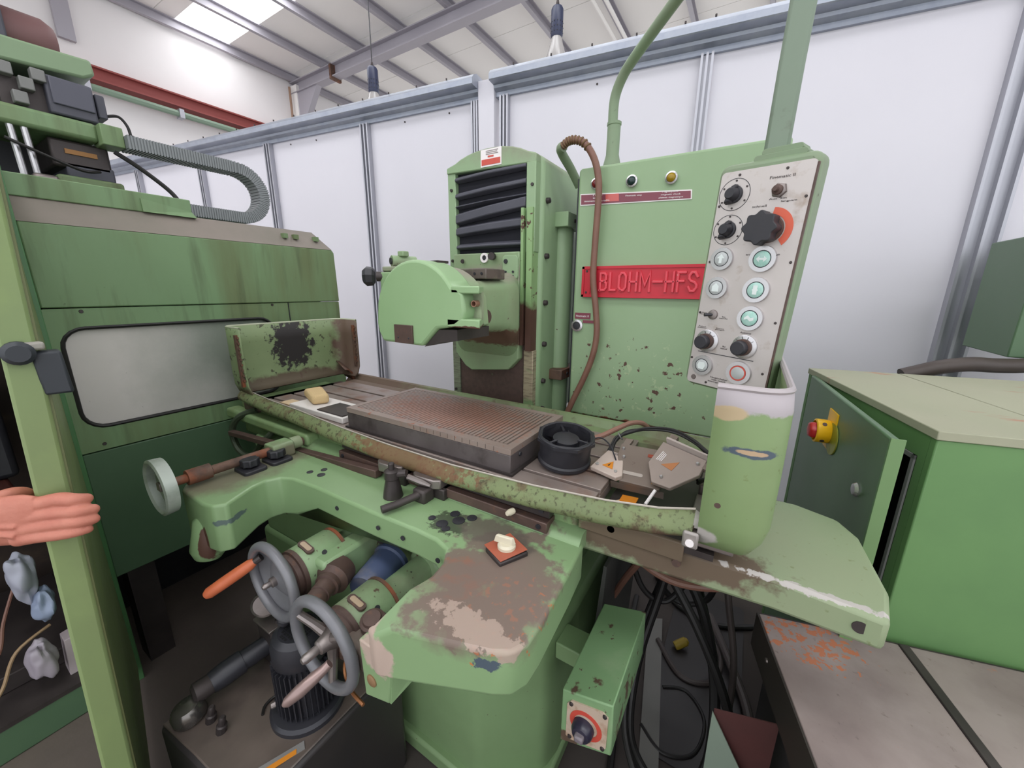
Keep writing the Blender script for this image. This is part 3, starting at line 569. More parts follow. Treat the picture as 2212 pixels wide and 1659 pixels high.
# lever post on the desk
lv = obj('lever_post', MB().lathe([(0.026, 0.0), (0.023, 0.02), (0.017, 0.05), (0.017, 0.052), (0.019, 0.054), (0.019, 0.074), (0.014, 0.078), (0.008, 0.079), (0.008, 0.094), (0.006, 0.096)], (-0.735, 0.610, 0.868), n=18), M_dark, G)
obj('lever_arm', MB().tube([(-0.735, .61, .932), (-.712, .622, .935), (-.70, .628, .937)], 0.010, 10), M_dark, lv)
obj('lever_tip', MB().tube([(-0.70, .632, .925), (-.66, .64, .917), (-.635, .645, .912)], [0.008, 0.008, 0.004], 8), M_steel, lv)
obj('stop_lever', MB().tube([(-0.690, .535, .884), (-.675, .57, .886), (-.66, .61, .890), (-.655, .635, .892)], [0.0095, .0095, .0095, .0115], 12), M_dark, DK)
obj('lever_boss', MB().box(-0.675, -.635, .62, .66, .868, .905), M_dark, DK, bevel=0.006)
# --- handwheels
def handwheel(c, r, rim, mat, spokes, kind, y1):
    x, y, z = c
    w = bpy.data.objects.new('handwheel', None); COL.objects.link(w); w.parent = G; w.location = Vector((x, y, z+DZ)) - G.location; w.empty_display_size = 0.03
    obj('rim', MB().torus(c, (0, 1, 0), r, rim, 44, 12), mat, w)
    if kind == 'disc':
        obj('web', MB().lathe([(0.02, 0.004), (r*0.6, 0.022), (r, 0.004), (r, 0.010), (r*0.6, 0.028), (0.02, 0.012)], c, (0, 1, 0), 36), mat, w)
    else:
        for k in range(3):
            a = R(spokes + 120*k); p = (x+r*math.cos(a), y, z+r*math.sin(a))
            obj('spoke', MB().tube([(x+.012*math.cos(a), y+.02, z+.012*math.sin(a)), (x+.5*r*math.cos(a), y+.012, z+.5*r*math.sin(a)), p], [.013, .010, .009], 10), M_steel, w)
    return w
w1 = handwheel((-0.90, 0.37, 0.705), 0.092, 0.0115, M_wheelg, 0, 'disc', 0)
obj('hub_nut', MB().lathe([(0.013, 0), (0.012, 0.02), (0.007, 0.022), (0.007, 0.035), (0.004, 0.040)], (-0.90, 0.385, 0.705), (0, -1, 0), 14), M_steel, w1)
obj('crank_handle', MB().tube([(-0.966, .365, .738), (-0.972, .356, .732), (-0.986, .335, .718), (-1.006, .305, .698), (-1.022, .281, .682), (-1.026, .275, .678)], [.009, .0135, .0145, .0145, .0135, .009], 14), M_wood, w1)
obj('handle_stem', MB().tube([(-0.958, .377, .746), (-0.970, .359, .734)], 0.009, 10), M_dark, w1)
obj('spare_grip', MB().lathe([(0.016, 0), (0.018, 0.02), (0.012, 0.03)], (-0.90, 0.39, 0.600), (0, -0.6, -1), 12), M_blk, w1)
w2 = handwheel((-0.685, 0.355, 0.658), 0.100, 0.0125, M_wheelg, 40, 'spoke', 0)
obj('hub', MB().lathe([(0.030, 0.04), (0.028, 0.02), (0.018, 0.0), (0.015, -0.015), (0.010, -0.018), (0.010, -0.045), (0.006, -0.052)], (-0.685, 0.36, 0.658), (0, 1, 0), 18), M_steel, w2)
obj('crank_handle', MB().tube([(-0.650, .345, .640), (-0.655, .335, .632), (-0.662, .318, .624), (-0.676, .292, .606), (-0.690, .272, .590), (-0.694, .266, .586)], [.009, .010, .0125, .0135, .010, .004], 12), surf('polished_grip', srgb(150, 128, 124), 0.3, 0.5), w2)
w3 = bpy.data.objects.new('handwheel', None); COL.objects.link(w3); w3.parent = G; w3.location = Vector((-1.235, .295, .897+DZ)) - G.location
obj('rim', MB().lathe([(0.075, -0.020), (0.073, 0.006), (0.063, 0.006), (0.062, -0.018), (0.068, -0.023)], (-1.235, 0.300, 0.897), (0, 1, 0), 40, closed=True), M_wheelw, w3)
obj('web', MB().lathe([(0.012, 0.0), (0.066, -0.004), (0.066, 0.004), (0.012, 0.008)], (-1.235, 0.303, 0.897), (0, 1, 0), 32), surf('green_grey_web', srgb(120, 134, 112), 0.5), w3)
obj('hub', MB().box(-1.246, -1.224, 0.285, 0.31, 0.886, 0.908), M_steel, w3, bevel=0.002)
obj('wheel_shaft', MB().tube([(-1.235, .30, .897), (-1.235, .345, .897), (-1.235, .345, .897), (-1.235, .40, .897), (-1.232, .402, .897), (-1.228, .66, .897)], [.012, .012, .021, .021, .0135, .0135], 16), M_rust, G)
obj('shaft_bearing', MB().prism(rrect(-1.262, -1.20, 0.868, 0.918, 0.012), 0.555, 0.62, 'xz'), M_desk, G, bevel=0.004)
obj('bearing_cap', MB().lathe([(0.02, 0), (0.02, 0.03)], (-1.228, 0.62, 0.90), (0, 1, 0), 14), M_cover, G)
# --- feed housings behind wheels 1 and 2
def housing(x, y0, y1, y2, z, r, r2):
    h = obj('feed_housing', MB().lathe([(r*0.96, y0), (r, y0+0.004), (r, y1-0.004), (r*0.96, y1)], (x, 0, z), (0, 1, 0), 30), M_house, G)
    obj('dial_ring', MB().lathe([(r*0.80, y0-0.026), (r*0.88, y0-0.022), (r*0.90, y0-0.012), (r*0.99, y0-0.010), (r*1.0, y0)], (x, 0, z), (0, 1, 0), 30), M_brown, h)
    obj('seal_ring', MB().lathe([(r*1.01, y1), (r*1.01, y1+0.008)], (x, 0, z), (0, 1, 0), 30), M_rust, h)
    obj('housing_neck', MB().lathe([(r2, y1), (r2, y2-0.012), (r2*1.35, y2-0.008), (r2*1.5, y2)], (x, 0, z), (0, 1, 0), 26), M_house, h)
    a0 = R(110)
    wv = MB().prism(rrect(-0.026, 0.026, -0.010, 0.010, 0.009), r-0.002, r+0.0035)
    ca = Vector((x, y0+0.024, z)); nrm = Vector((math.cos(R(80)), 0, math.sin(R(80)))); tx = Vector((-nrm.z, 0, nrm.x))
    wm = MB(); wm.v = [ca + tx*v.x + Vector((0, 1, 0))*v.y + nrm*v.z for v in wv.v]; wm.f = wv.f
    ww = obj('scale_window', wm, M_brown, h)
    wv = MB().prism(rrect(-0.019, 0.019, -0.006, 0.006, 0.005), r+0.003, r+0.005); wm = MB(); wm.v = [ca + tx*v.x + Vector((0, 1, 0))*v.y + nrm*v.z for v in wv.v]; wm.f = wv.f
    obj('window_glass', wm, surf('amber_window', srgb(168, 146, 122), 0.3), h)
    obj('set_screw', MB().lathe([(0.006, 0), (0.006, 0.004)], (x+r*0.72, y0+0.05, z+r*0.69), (0.72, 0, 0.69), 10), M_blk, h)
    return h
h1 = housing(-0.885, 0.42, 0.52, 0.645, 0.705, 0.060, 0.033)
h2 = housing(-0.675, 0.405, 0.50, 0.65, 0.655, 0.062, 0.036)
obj('gear_case', MB().box(-0.86, -0.80, 0.44, 0.64, 0.655, 0.745), M_house, G, bevel=0.010)
obj('side_knob', MB().lathe([(0.040, -0.05), (0.042, -0.01), (0.030, 0.0), (0.030, 0.012), (0.024, 0.014), (0.024, 0.040), (0.020, 0.042), (0.020, 0.046), (0.023, 0.048), (0.023, 0.064), (0.018, 0.068)], (-0.790, 0.445, 0.700), (0.45, -1, 0.0), 22), M_brown, G)
obj('blue_pump', MB().lathe([(0.045, 0), (0.047, 0.004), (0.047, 0.10), (0.053, 0.104), (0.053, 0.116)], (-0.735, 0.50, 0.655), (-0.25, 1, 0.1), 24), M_blue, G)
obj('blue_flange_bracket', MB().prism([(-1.05, 0.72), (-0.93, 0.70), (-0.90, 0.79), (-1.02, 0.80)], 0.60, 0.655, 'xz'), M_base, G, bevel=0.006)
obj('motor_lug', MB().torus((-0.79, 0.60, 0.735), (0.3, 1, 0), 0.017, 0.006, 18, 8), M_dark, G)
obj('guard_flap', MB().prism([(-0.635, 0.60), (-0.60, 0.60), (-0.59, 0.66), (-0.605, 0.685), (-0.635, 0.67)], 0.47, 0.475, 'xz'), M_house, G, bevel=0.002)
obj('feed_boss', MB().lathe([(0.026, 0), (0.026, 0.028), (0.020, 0.03), (0.018, 0.036)], (-0.605, 0.425, 0.685), (0.15, -0.2, 1), 20), M_brown, G)
obj('feed_arm', MB().prism([(-0.66, 0.37), (-0.56, 0.37), (-0.545, 0.46), (-0.64, 0.47)], 0.63, 0.69), surf('oily_cast', srgb(96, 84, 76), 0.45, layers=[(srgb(118, 104, 94), 12, 0.5, 0.2, 0.6)]), G, bevel=0.012, seg=3)
# bracket plate below right arm tip
br = obj('arm_bracket', MB().hexa([(-0.521, .335, .658), (-0.455, .335, .682), (-0.455, .355, .682), (-0.521, .355, .658), (-0.525, .335, .785), (-0.44, .335, .785), (-0.44, .355, .785), (-0.525, .355, .785)]), M_desk, G, bevel=0.003)
obj('bracket_side', MB().hexa([(-0.459, .338, .680), (-0.453, .338, .680), (-0.40, .43, .76), (-0.406, .43, .76), (-0.446, .338, .78), (-0.440, .338, .78), (-0.40, .43, .80), (-0.406, .43, .80)]), M_desk, br)
obj('bracket_screw', MB().lathe([(0.012, 0), (0.012, 0.002), (0.009, 0.004)], (-0.497, 0.335, 0.708), (0, -1, 0), 16), surf('stained_screw', srgb(130, 100, 70), 0.5), br)
obj('side_bolt', MB().lathe([(0.018, 0), (0.018, 0.012), (0.012, 0.016)], (-0.425, 0.385, 0.745), (0.9, -0.4, 0), 14), M_dark, br)
obj('copper_pipe', MB().tube(smoothpath([(-0.63, .40, .66), (-.655, .38, .60), (-.63, .37, .56), (-.58, .365, .555)]), 0.004, 6), surf('copper_pipe', srgb(164, 110, 72), 0.35, 0.6), G)
# --- switch box on the right side of the base
SB = obj('switch_box', MB().hexa([(-0.243, .62, .400), (-0.128, .62, .445), (-0.128, .90, .445), (-0.243, .90, .400), (-0.243, .62, .548), (-0.132, .62, .578), (-0.132, .90, .578), (-0.243, .90, .548)]),
    surf('switch_box_paint', srgb(122, 156, 112), 0.45, layers=[(BROWN, 14, 0.60, 0.02, 0.95), (srgb(150, 170, 134), 9, 0.6, 0.1, 0.5), chips(50, 0.68)]), G, bevel=0.003)
obj('box_mount', MB().box(-0.35, -0.243, 0.82, 0.90, 0.37, 0.425), M_base, G, bevel=0.004)
def SBX(p):  # on the front face of the box: (u, v, out)
    return Vector((-0.243+p[0]*0.115, 0.62-p[2], 0.400+p[0]*0.0375+p[1]*(0.148-p[0]*0.012)))
obj('switch_plate', MB(SBX).prism([(0.12, .18), (.20, .12), (.80, .12), (.90, .20), (.90, .80), (.80, .88), (.20, .88), (.12, .80)], 0.0, 0.003), surf('stained_white_plate', srgb(190, 170, 152), 0.45, layers=[(srgb(150, 110, 80), 40, 0.6, 0.1, 0.6)]), SB)
cc = SBX((0.5, 0.5, 0.003))
obj('red_dial', MB().lathe([(0.026, 0), (0.026, 0.001), (0.036, 0.001), (0.036, 0)], cc, (0, -1, 0), 28, closed=True), M_redring, SB)
obj('switch_knob', MB().lathe([(0.024, 0), (0.023, 0.014), (0.018, 0.022), (0.014, 0.023)], cc+Vector((-0.004, 0, -0.006)), (0, -1, 0), 20), surf('dark_blue_knob', srgb(44, 42, 58), 0.3), SB)
obj('knob_grip', MB().box(cc.x-.014, cc.x+.006, cc.y-.034, cc.y-.018, cc.z-.012, cc.z+.004), surf('grey_grip', srgb(120, 112, 118), 0.35), SB, bevel=0.004)
for u, v in ((0.2, .82), (.84, .82), (.2, .18), (.84, .18)): obj('plate_screw', MB().lathe([(0.005, 0), (0.004, 0.003)], SBX((u, v, 0.003)), (0, -1, 0), 10), M_dark, SB)

# --- column
colpoly = [(-1.03, 0.90), (-0.645, 0.90), (-0.645, 1.80), (-0.655, 1.825)] + [(-0.84+0.20*math.cos(R(a))*0.95, 1.79+0.075*math.sin(R(a))) for a in range(35, 150, 12)] + [(-1.02, 1.825), (-1.03, 1.80)]
CO = obj('column', MB().prism(colpoly, 1.238, 1.56, 'xz'), M_col, G, bevel=0.016, seg=3, smooth=50)
# front frame: header, two uprights
hd = [(-1.03, 1.805), (-0.655, 1.795), (-0.655, 1.822)] + [(-0.842+0.20*math.cos(R(a))*0.93, 1.79+0.075*math.sin(R(a))) for a in range(35, 150, 12)] + [(-1.03, 1.825)]
obj('column_header', MB().prism(hd, 1.205, 1.24, 'xz'), M_col, CO, bevel=0.004)
obj('column_upright', MB().box(-1.03, -0.994, 1.21, 1.24, 1.30, 1.81), M_col, CO, bevel=0.003)
obj('column_way', MB().box(-1.03, -0.994, 1.212, 1.24, 0.90, 1.30), surf('worn_way', srgb(128, 138, 116), 0.4, 0.2, layers=[(srgb(90, 84, 74), 24, 0.55, 0.1, 0.7, (1, 1, 6)), (srgb(120, 156, 106), 6, 0.6, 0.1, 0.7)]), CO, bevel=0.002)
obj('column_upright', MB().box(-0.690, -0.655, 1.205, 1.24, 1.52, 1.80), M_col, CO, bevel=0.003)
obj('guide_strip', MB().box(-0.700, -0.690, 1.19, 1.24, 1.20, 1.66), surf('strip_paint', srgb(136, 166, 116), 0.4, layers=[chips(40, 0.62)], patches=[((-0.69, 1.2, 1.25), (0.1, 0.1, 0.10), BROWN, 20, 0.6, 0.1, 1.0)]), CO)
obj('guide_gap', MB().box(-0.690, -0.680, 1.215, 1.24, 1.17, 1.66), M_blk, CO)
obj('guide_strip', MB().box(-0.680, -0.658, 1.195, 1.24, 1.18, 1.66), surf('strip_paint', None), CO)
obj('column_way', MB().box(-0.694, -0.655, 1.212, 1.24, 0.90, 1.18), surf('worn_way2', srgb(170, 158, 132), 0.4, 0.2, layers=[(srgb(100, 88, 76), 24, 0.55, 0.1, 0.7, (1, 1, 6)), (srgb(124, 158, 108), 9, 0.62, 0.05, 0.8)]), CO, bevel=0.002)
obj('column_plate', MB().box(-0.994, -0.694, 1.218, 1.24, 0.90, 1.30), surf('brown_stained_plate', srgb(84, 66, 60), 0.55, layers=[(srgb(66, 52, 48), 60, 0.55, 0.15, 0.6), (srgb(134, 158, 118), 30, 0.70, 0.03, 0.7)]), CO)
sb = obj('screw_head', MB().lathe([(0.006, 0), (0.005, 0.005)], (-1.012, 1.21, 1.75), (0, -1, 0), 10), M_dark, CO)
for dx, dz in ((0, -.25), (0, -.76), (.345, -.02), (.342, -.125), (.336, -.17), (.336, -.30), (.336, -.43), (.34, -.80)): clone(sb, CO, (dx, -0.004, dz))
bf = obj('side_bolt', MB().lathe([(0.010, 0), (0.009, 0.012), (0.005, 0.014)], (-0.645, 1.27, 1.69), (1, 0, 0), 10), M_dark, CO)
for dz in (-.18, -.34, -.49, -.63, -.74): clone(bf, CO, (0, 0, dz))
obj('bellows_recess', MB().box(-0.994, -0.69, 1.228, 1.24, 1.52, 1.82), M_bellin, CO)
for i, (za, zb, tl, tr) in enumerate(((1.800, 1.775, -.004, .006), (1.752, 1.725, -.010, .008), (1.712, 1.695, -.012, .002), (1.690, 1.645, -.018, .016), (1.628, 1.590, -.004, .012), (1.560, 1.536, .002, .004))):
    x0, x1 = -0.992, -0.692
    m = MB().loft([[(x0, 1.226, za+tl), (x0, 1.204, za+tl-.010), (x0, 1.203, zb+tl+.006), (x0, 1.226, zb+tl)],
                   [((x0+x1)/2, 1.226, za+(tl+tr)/2+.002), ((x0+x1)/2, 1.197, za+(tl+tr)/2-.009), ((x0+x1)/2, 1.196, zb+(tl+tr)/2+.007), ((x0+x1)/2, 1.226, zb+(tl+tr)/2)],
                   [(x1, 1.226, za+tr), (x1, 1.204, za+tr-.010), (x1, 1.203, zb+tr+.006), (x1, 1.226, zb+tr)]])
    obj('bellows_fold', m, M_bell, CO, bevel=0.003)
obj('header_label', MB().box(-0.872, -0.787, 1.2025, 1.205, 1.806, 1.860), M_white, CO)
obj('label_band', MB().box(-0.868, -0.791, 1.2015, 1.2026, 1.811, 1.829), M_redring, CO)
obj('label_mark', MB().box(-0.842, -0.818, 1.2015, 1.2026, 1.834, 1.839), M_redring, CO)
for i, wd in enumerate((.05, .046, .05)):
    obj('label_line', MB().box(-0.850, -0.850+wd, 1.2015, 1.2026, 1.843+i*.005, 1.845+i*.005), surf('grey_print', srgb(150, 140, 140), 0.6), CO)
# round cover and clamps on the right side
obj('cable_cover', MB().lathe([(0.045, 0.90), (0.045, 1.60), (0.040, 1.625), (0.0, 1.64)], (-0.648, 1.41, 0), (0, 0, 1), 24), M_col, CO)
obj('upper_clamp', MB().box(-0.655, -0.595, 1.34, 1.49, 1.615, 1.665), M_col, CO, bevel=0.003)
obj('lower_clamp', MB().box(-0.655, -0.592, 1.33, 1.49, 1.055, 1.095), M_rust, CO, bevel=0.003)
obj('clamp_bolt', MB().lathe([(0.007, 0), (0.006, 0.004)], (-0.595, 1.40, 1.64), (1, -0.2, 0), 10), M_dark, CO)
obj('clamp_bolt', MB().lathe([(0.007, 0), (0.006, 0.004)], (-0.592, 1.38, 1.075), (1, -0.2, 0), 10), M_dark, CO)
# --- wheel head
SD = obj('head_slide', MB().prism([(-0.992, 1.522), (-0.702, 1.522), (-0.702, 1.15), (-0.745, 1.105), (-0.915, 1.085), (-0.945, 1.10), (-0.992, 1.15)], 1.185, 1.222, 'xz'), M_head, G, bevel=0.004)
obj('slide_plate', MB().prism(rrect(-0.765, -0.703, 1.43, 1.51, .012), 1.176, 1.186, 'xz'), M_col, SD, bevel=0.002)
for x, z, r, mm in ((-0.94, 1.495, .008, M_dark), (-0.75, 1.49, .008, M_blk), (-0.75, 1.455, .004, M_blk), (-0.72, 1.455, .004, M_blk), (-0.75, 1.44, .004, M_blk), (-0.72, 1.44, .004, M_blk)):
    obj('slide_screw', MB().lathe([(r, 0), (r*.9, 0.004)], (x, 1.176, z), (0, -1, 0), 12), mm, SD)
obj('sight_ring', MB().lathe([(0.017, 0), (0.017, 0.006), (0.009, 0.006), (0.009, 0.0)], (-0.845, 1.185, 1.505), (0, -1, 0), 22, closed=True), M_white, SD)
obj('sight_glass', MB().lathe([(0.010, 0), (0.009, 0.004)], (-0.845, 1.185, 1.505), (0, -1, 0), 16), M_blk, SD)
obj('plug', MB().lathe([(0.009, 0), (0.009, 0.012), (0.013, 0.012), (0.013, 0.026)], (-0.805, 1.185, 1.508), (0.15, -1, 0), 14), M_dark, SD)
for x, z in ((-.735, 1.21), (-.73, 1.195), (-.745, 1.185), (-.74, 1.20)): obj('slide_screw', MB().lathe([(.004, 0), (.004, 0.002)], (x, 1.185, z), (0, -1, 0), 8), M_blk, SD)
WH = obj('wheel_head', MB().loft([[(x, yy, z) for x, z in rrect(cx-hw, cx+hw, z0, z1, rr, 5)] for yy, cx, hw, z0, z1, rr in
    ((0.86, -0.755, 0.095, 1.275, 1.415, .03), (1.00, -0.755, 0.098, 1.265, 1.425, .035), (1.06, -0.76, 0.102, 1.26, 1.43, .035), (1.09, -0.795, 0.150, 1.23, 1.435, .05), (1.15, -0.83, 0.150, 1.20, 1.44, .06), (1.19, -0.845, 0.140, 1.15, 1.46, .05))]), M_head, G, smooth=60)
obj('top_bracket', MB().box(-0.86, -0.66, 0.93, 1.03, 1.425, 1.455).box(-0.80, -0.70, 1.03, 1.07, 1.43, 1.447), surf('dirty_bracket', srgb(98, 88, 82), 0.5, 0.2, layers=[(srgb(136, 150, 116), 12, 0.58, 0.1, 0.7), (srgb(60, 54, 50), 20, 0.6, 0.1, 0.6)]), WH, bevel=0.003)
for x in (-0.70, -0.675): obj('bracket_screw', MB().lathe([(.004, 0), (.004, 0.002)], (x, 0.93, 1.44), (0, -1, 0), 8), M_blk, WH)
obj('oil_plug', MB().lathe([(0.022, 0), (0.020, 0.004)], (-0.660, 0.93, 1.318), (1, -0.05, 0), 18), M_brown, WH)
# guard
gp = [(-0.90, 1.248), (-0.745, 1.246), (-0.69, 1.296), (-0.628, 1.304), (-0.606, 1.318), (-0.598, 1.345), (-0.603, 1.385), (-0.618, 1.402)] + arc(-0.765, 1.318, 0.152, 34, 165, 18) + [(-0.920, 1.30), (-0.915, 1.275)]
WG = obj('wheel_guard', MB().prism(gp, 0.75, 0.835, 'xz'), M_guard, G, bevel=0.008, seg=3, smooth=50)
gp2 = [(-0.90, 1.262), (-0.72, 1.262), (-0.625, 1.30)] + arc(-0.765, 1.312, 0.146, 25, 165, 16)
obj('guard_back', MB().prism(gp2, 0.838, 0.895, 'xz'), M_head, WG, bevel=0.004, smooth=50)
obj('guard_arm', MB().prism([(-0.64, .75), (-.552, .75), (-.604, .84), (-.65, .86)], 1.386, 1.404), M_guard, WG, bevel=0.003)
obj('guard_arm', MB().prism([(-0.655, .75), (-.552, .75), (-.604, .84), (-.655, .86)], 1.303, 1.325), M_guard, WG, bevel=0.003)
obj('guard_web', MB().hexa([(-0.66, .80, 1.32), (-0.575, .79, 1.32), (-0.604, .84, 1.32), (-0.66, .84, 1.32), (-0.66, .80, 1.39), (-0.575, .79, 1.39), (-0.604, .84, 1.39), (-0.66, .84, 1.39)]), surf('pale_stained_paint', srgb(156, 168, 138), 0.5, layers=[(srgb(70, 68, 56), 12, 0.58, 0.1, 0.7)]), WG)
obj('coolant_stub', MB().lathe([(0.008, 0), (0.008, 0.02), (0.006, 0.02), (0.005, 0.004)], (-0.588, 0.792, 1.362), (0.1, -1, 0), 14), surf('copper_stub', srgb(150, 112, 92), 0.4, 0.3), WG)
obj('brown_square_plate', MB().box(-0.843, -0.774, 0.744, 0.75, 1.250, 1.300), M_brown, WG, bevel=0.001)
for x in (-0.828, -0.788): obj('plate_rivet', MB().lathe([(.0028, 0), (.002, 0.001)], (x, 0.744, 1.265), (0, -1, 0), 8), M_blk, WG)
obj('dark_duct', MB().prism([(-0.745, 1.244), (-0.69, 1.293), (-0.63, 1.296), (-0.63, 1.268), (-0.70, 1.258)], 0.76, 0.90, 'xz'), M_dark, WG)
obj('guard_clip', MB().hexa([(-0.80, .80, 1.462), (-0.725, .80, 1.464), (-0.725, .845, 1.464), (-0.80, .845, 1.462), (-0.80, .80, 1.468), (-0.725, .80, 1.47), (-0.725, .845, 1.47), (-0.80, .845, 1.468)]), M_dark, WG)
kb = obj('knob_bracket', MB().box(-1.00, -0.86, 0.84, 0.89, 1.36, 1.445), M_guard, WG, bevel=0.004)
obj('clamp_knob', MB().lathe([(0.018, 0), (0.028, 0.006), (0.030, 0.025), (0.020, 0.036), (0.006, 0.038)], (-1.015, 0.835, 1.432), (-0.75, -0.65, 0), 8), M_blk, WG, smooth=0)
obj('knob_stem', MB().lathe([(0.015, -0.03), (0.015, 0.01)], (-1.005, 0.845, 1.432), (-0.75, -0.65, 0), 12), M_dark, WG)
obj('dresser_plate', MB().box(-1.0, -0.88, 0.85, 0.93, 1.447, 1.462), M_head, WG, bevel=0.004)
obj('dresser_tube', MB().tube([(-0.965, .86, 1.478), (-0.935, .93, 1.478)], 0.017, 14), M_head, WG)
obj('tube_bore', MB().lathe([(0.010, 0), (0.010, 0.003)], (-0.965, 0.858, 1.478), (-0.4, -0.92, 0), 12), M_blk, WG)
obj('tube_tab', MB().box(-0.955, -0.93, .875, .90, 1.492, 1.508), M_head, WG, bevel=0.003)
# --- electrical cabinet
EC = obj('electrical_cabinet', MB().prism(rrect(-0.545, 0.03, 0.944, 1.782, 0.012), 1.30, 1.62, 'xz'), M_cab, G, bevel=0.008, seg=3)
obj('cabinet_door_gap', MB().box(-0.56, -0.545, 1.33, 1.60, 0.95, 1.76), M_blk, EC)
obj('dark_underframe', MB().box(-0.56, -0.20, 1.33, 1.60, 0.84, 0.944), M_dark, EC)
for x, z, mm in ((-0.482, 1.728, M_bulbR), (-0.368, 1.722, M_bulbG), (-0.253, 1.717, M_bulbY)):
    rg = obj('lamp_ring', MB().lathe([(0.0175, 0), (0.0175, 0.010), (0.013, 0.012), (0.013, 0.0)], (x, 1.30, z), (0, -1, 0), 24, closed=True), M_chrome, EC)
    obj('lamp_lens', MB().lathe([(0.013, 0.002), (0.013, 0.010), (0.010, 0.016), (0.005, 0.019), (0.001, 0.0195)], (x, 1.30, z), (0, -1, 0), 20), mm, EC)
def CX(p): # along the front of the cabinet, slightly sloping label strips
    return Vector((p[0], 1.30-p[2], p[1]))
ls = obj('label_strip', MB(CX).prism([(-0.535, 1.668), (-0.192, 1.654), (-0.194, 1.680), (-0.536, 1.704)], 0, 0.002), M_white, EC)
obj('label_field', MB(CX).prism([(-0.532, 1.671), (-0.195, 1.657), (-0.197, 1.677), (-0.533, 1.7005)], 0.0015, 0.003), M_mar, EC)
xa, ya = (1, 0, -0.055), (0.055, 0, 1)
for x, z, bod, wd in ((-0.478, 1.695, 'Tisch', .035), (-0.478, 1.6865, 'table', .028), (-0.478, 1.678, 'mouvement de table', .085), (-0.36, 1.681, 'Finematic stop', .05),
                      (-0.253, 1.6805, 'Magnetplatte', .045), (-0.251, 1.6725, 'magnetic chuck', .055), (-0.250, 1.6645, 'plateau magnetique', .068)):
    text('label_text', bod, 0.006, EC, M_white, (x, 1.2966, z), xa, ya, 0.0003, wd, 0.0055)
obj('label_glare_patch', MB(CX).prism([(-0.448, 1.672), (-0.405, 1.670), (-0.407, 1.692), (-0.45, 1.694)], 0.0028, 0.0034), surf('painted_salmon_glare', srgb(196, 96, 90), 0.2), EC)  # glare on the label strip, painted as a paler patch
# name plate with hollow raised letters
NP = obj('name_plate', MB().prism(rrect(-0.514, -0.10, 1.372, 1.474, .008), 1.290, 1.30, 'xz'), M_red, G, bevel=0.002)
fr = MB().prism(rrect(-0.512, -0.10, 1.465, 1.473, .003), 1.287, 1.291, 'xz').prism(rrect(-0.512, -0.10, 1.373, 1.381, .003), 1.287, 1.291, 'xz').prism(rrect(-0.512, -0.504, 1.373, 1.473, .003), 1.287, 1.291, 'xz').prism(rrect(-0.486, -0.481, 1.385, 1.461, .002), 1.287, 1.291, 'xz')
obj('plate_frame', fr, M_red, NP)
GLY = {'B': [[(0, 0), (0, 1), (.7, 1), (.95, .88), (.95, .64), (.7, .53), (.05, .53)], [(.7, .53), (1, .40), (1, .14), (.72, 0), (0, 0)]], 'L': [[(0, 1), (0, 0), (1, 0)]],
       'O': [[(.3, 0), (0, .18), (0, .82), (.3, 1), (.7, 1), (1, .82), (1, .18), (.7, 0), (.3, 0)]], 'H': [[(0, 0), (0, 1)], [(1, 0), (1, 1)], [(0, .5), (1, .5)]], 'M': [[(0, 0), (0, 1), (.5, .3), (1, 1), (1, 0)]],
       '-': [[(0, .5), (1, .5)]], 'F': [[(0, 0), (0, 1), (1, 1)], [(0, .53), (.8, .53)]], 'S': [[(1, .80), (.72, 1), (.28, 1), (0, .82), (0, .66), (.28, .53), (.72, .48), (1, .34), (1, .18), (.72, 0), (.28, 0), (0, .20)]]}
lx = -0.446
for chh, wdt in (('B', .0205), ('L', .0175), ('O', .022), ('H', .0215), ('M', .0285), ('-', .023), ('H', .0215), ('F', .019), ('S', .021)):
    m = MB(); hh = 0.054; w_ = 0.0040; y0 = 1.2905
    for path in GLY[chh]:
        P2 = [Vector((lx+px*wdt, 1.396+pz*hh)) for px, pz in path]; rings = []
        for i, p in enumerate(P2):
            d1 = (P2[i]-P2[i-1]).normalized() if i > 0 else (P2[1]-P2[0]).normalized()
            d2 = (P2[i+1]-P2[i]).normalized() if i < len(P2)-1 else d1
            tdir = (d1+d2).normalized(); nn = Vector((-tdir.y, tdir.x)); sc_ = 1.0/max(0.5, tdir.dot(d1))
            e = Vector((0, 0)) if 0 < i < len(P2)-1 else (d1*(w_ if i else -w_))
            rings.append([(p.x+e.x+nn.x*u_*w_*sc_, y0-v_, p.y+e.y+nn.y*u_*w_*sc_) for u_, v_ in ((-1.15, 0), (-.85, .0065), (-.4, .0072), (.4, .0072), (.85, .0065), (1.15, 0))])
        m.loft(rings)
    obj('letter', m, M_redl, NP, smooth=0)
    lx += wdt + 0.0125
for z in (1.458, 1.388): obj('plate_screw', MB().lathe([(.004, 0), (.0035, 0.002)], (-0.496, 1.29, z), (0, -1, 0), 10), M_dark, NP)
# small key switch and labels
obj('small_label', MB().box(-0.535, -0.478, 1.298, 1.30, 1.297, 1.318), M_mar, EC)
text('label_text', 'Finematic II', 0.006, EC, M_white, (-0.507, 1.2975, 1.307), (1, 0, 0), (0, 0, 1), 0.0003, 0.046, 0.007)
obj('small_label', MB().box(-0.505, -0.455, 1.298, 1.30, 1.283, 1.293), M_mar, EC)
obj('socket_ring', MB().lathe([(0.021, 0), (0.021, 0.006), (0.014, 0.008), (0.014, 0.0)], (-0.525, 1.30, 1.273), (0, -1, 0), 26, closed=True), M_chrome, EC)
obj('socket_centre', MB().lathe([(0.014, 0.0), (0.013, 0.006), (0.006, 0.007)], (-0.525, 1.30, 1.273), (0, -1, 0), 20), M_blk, EC)
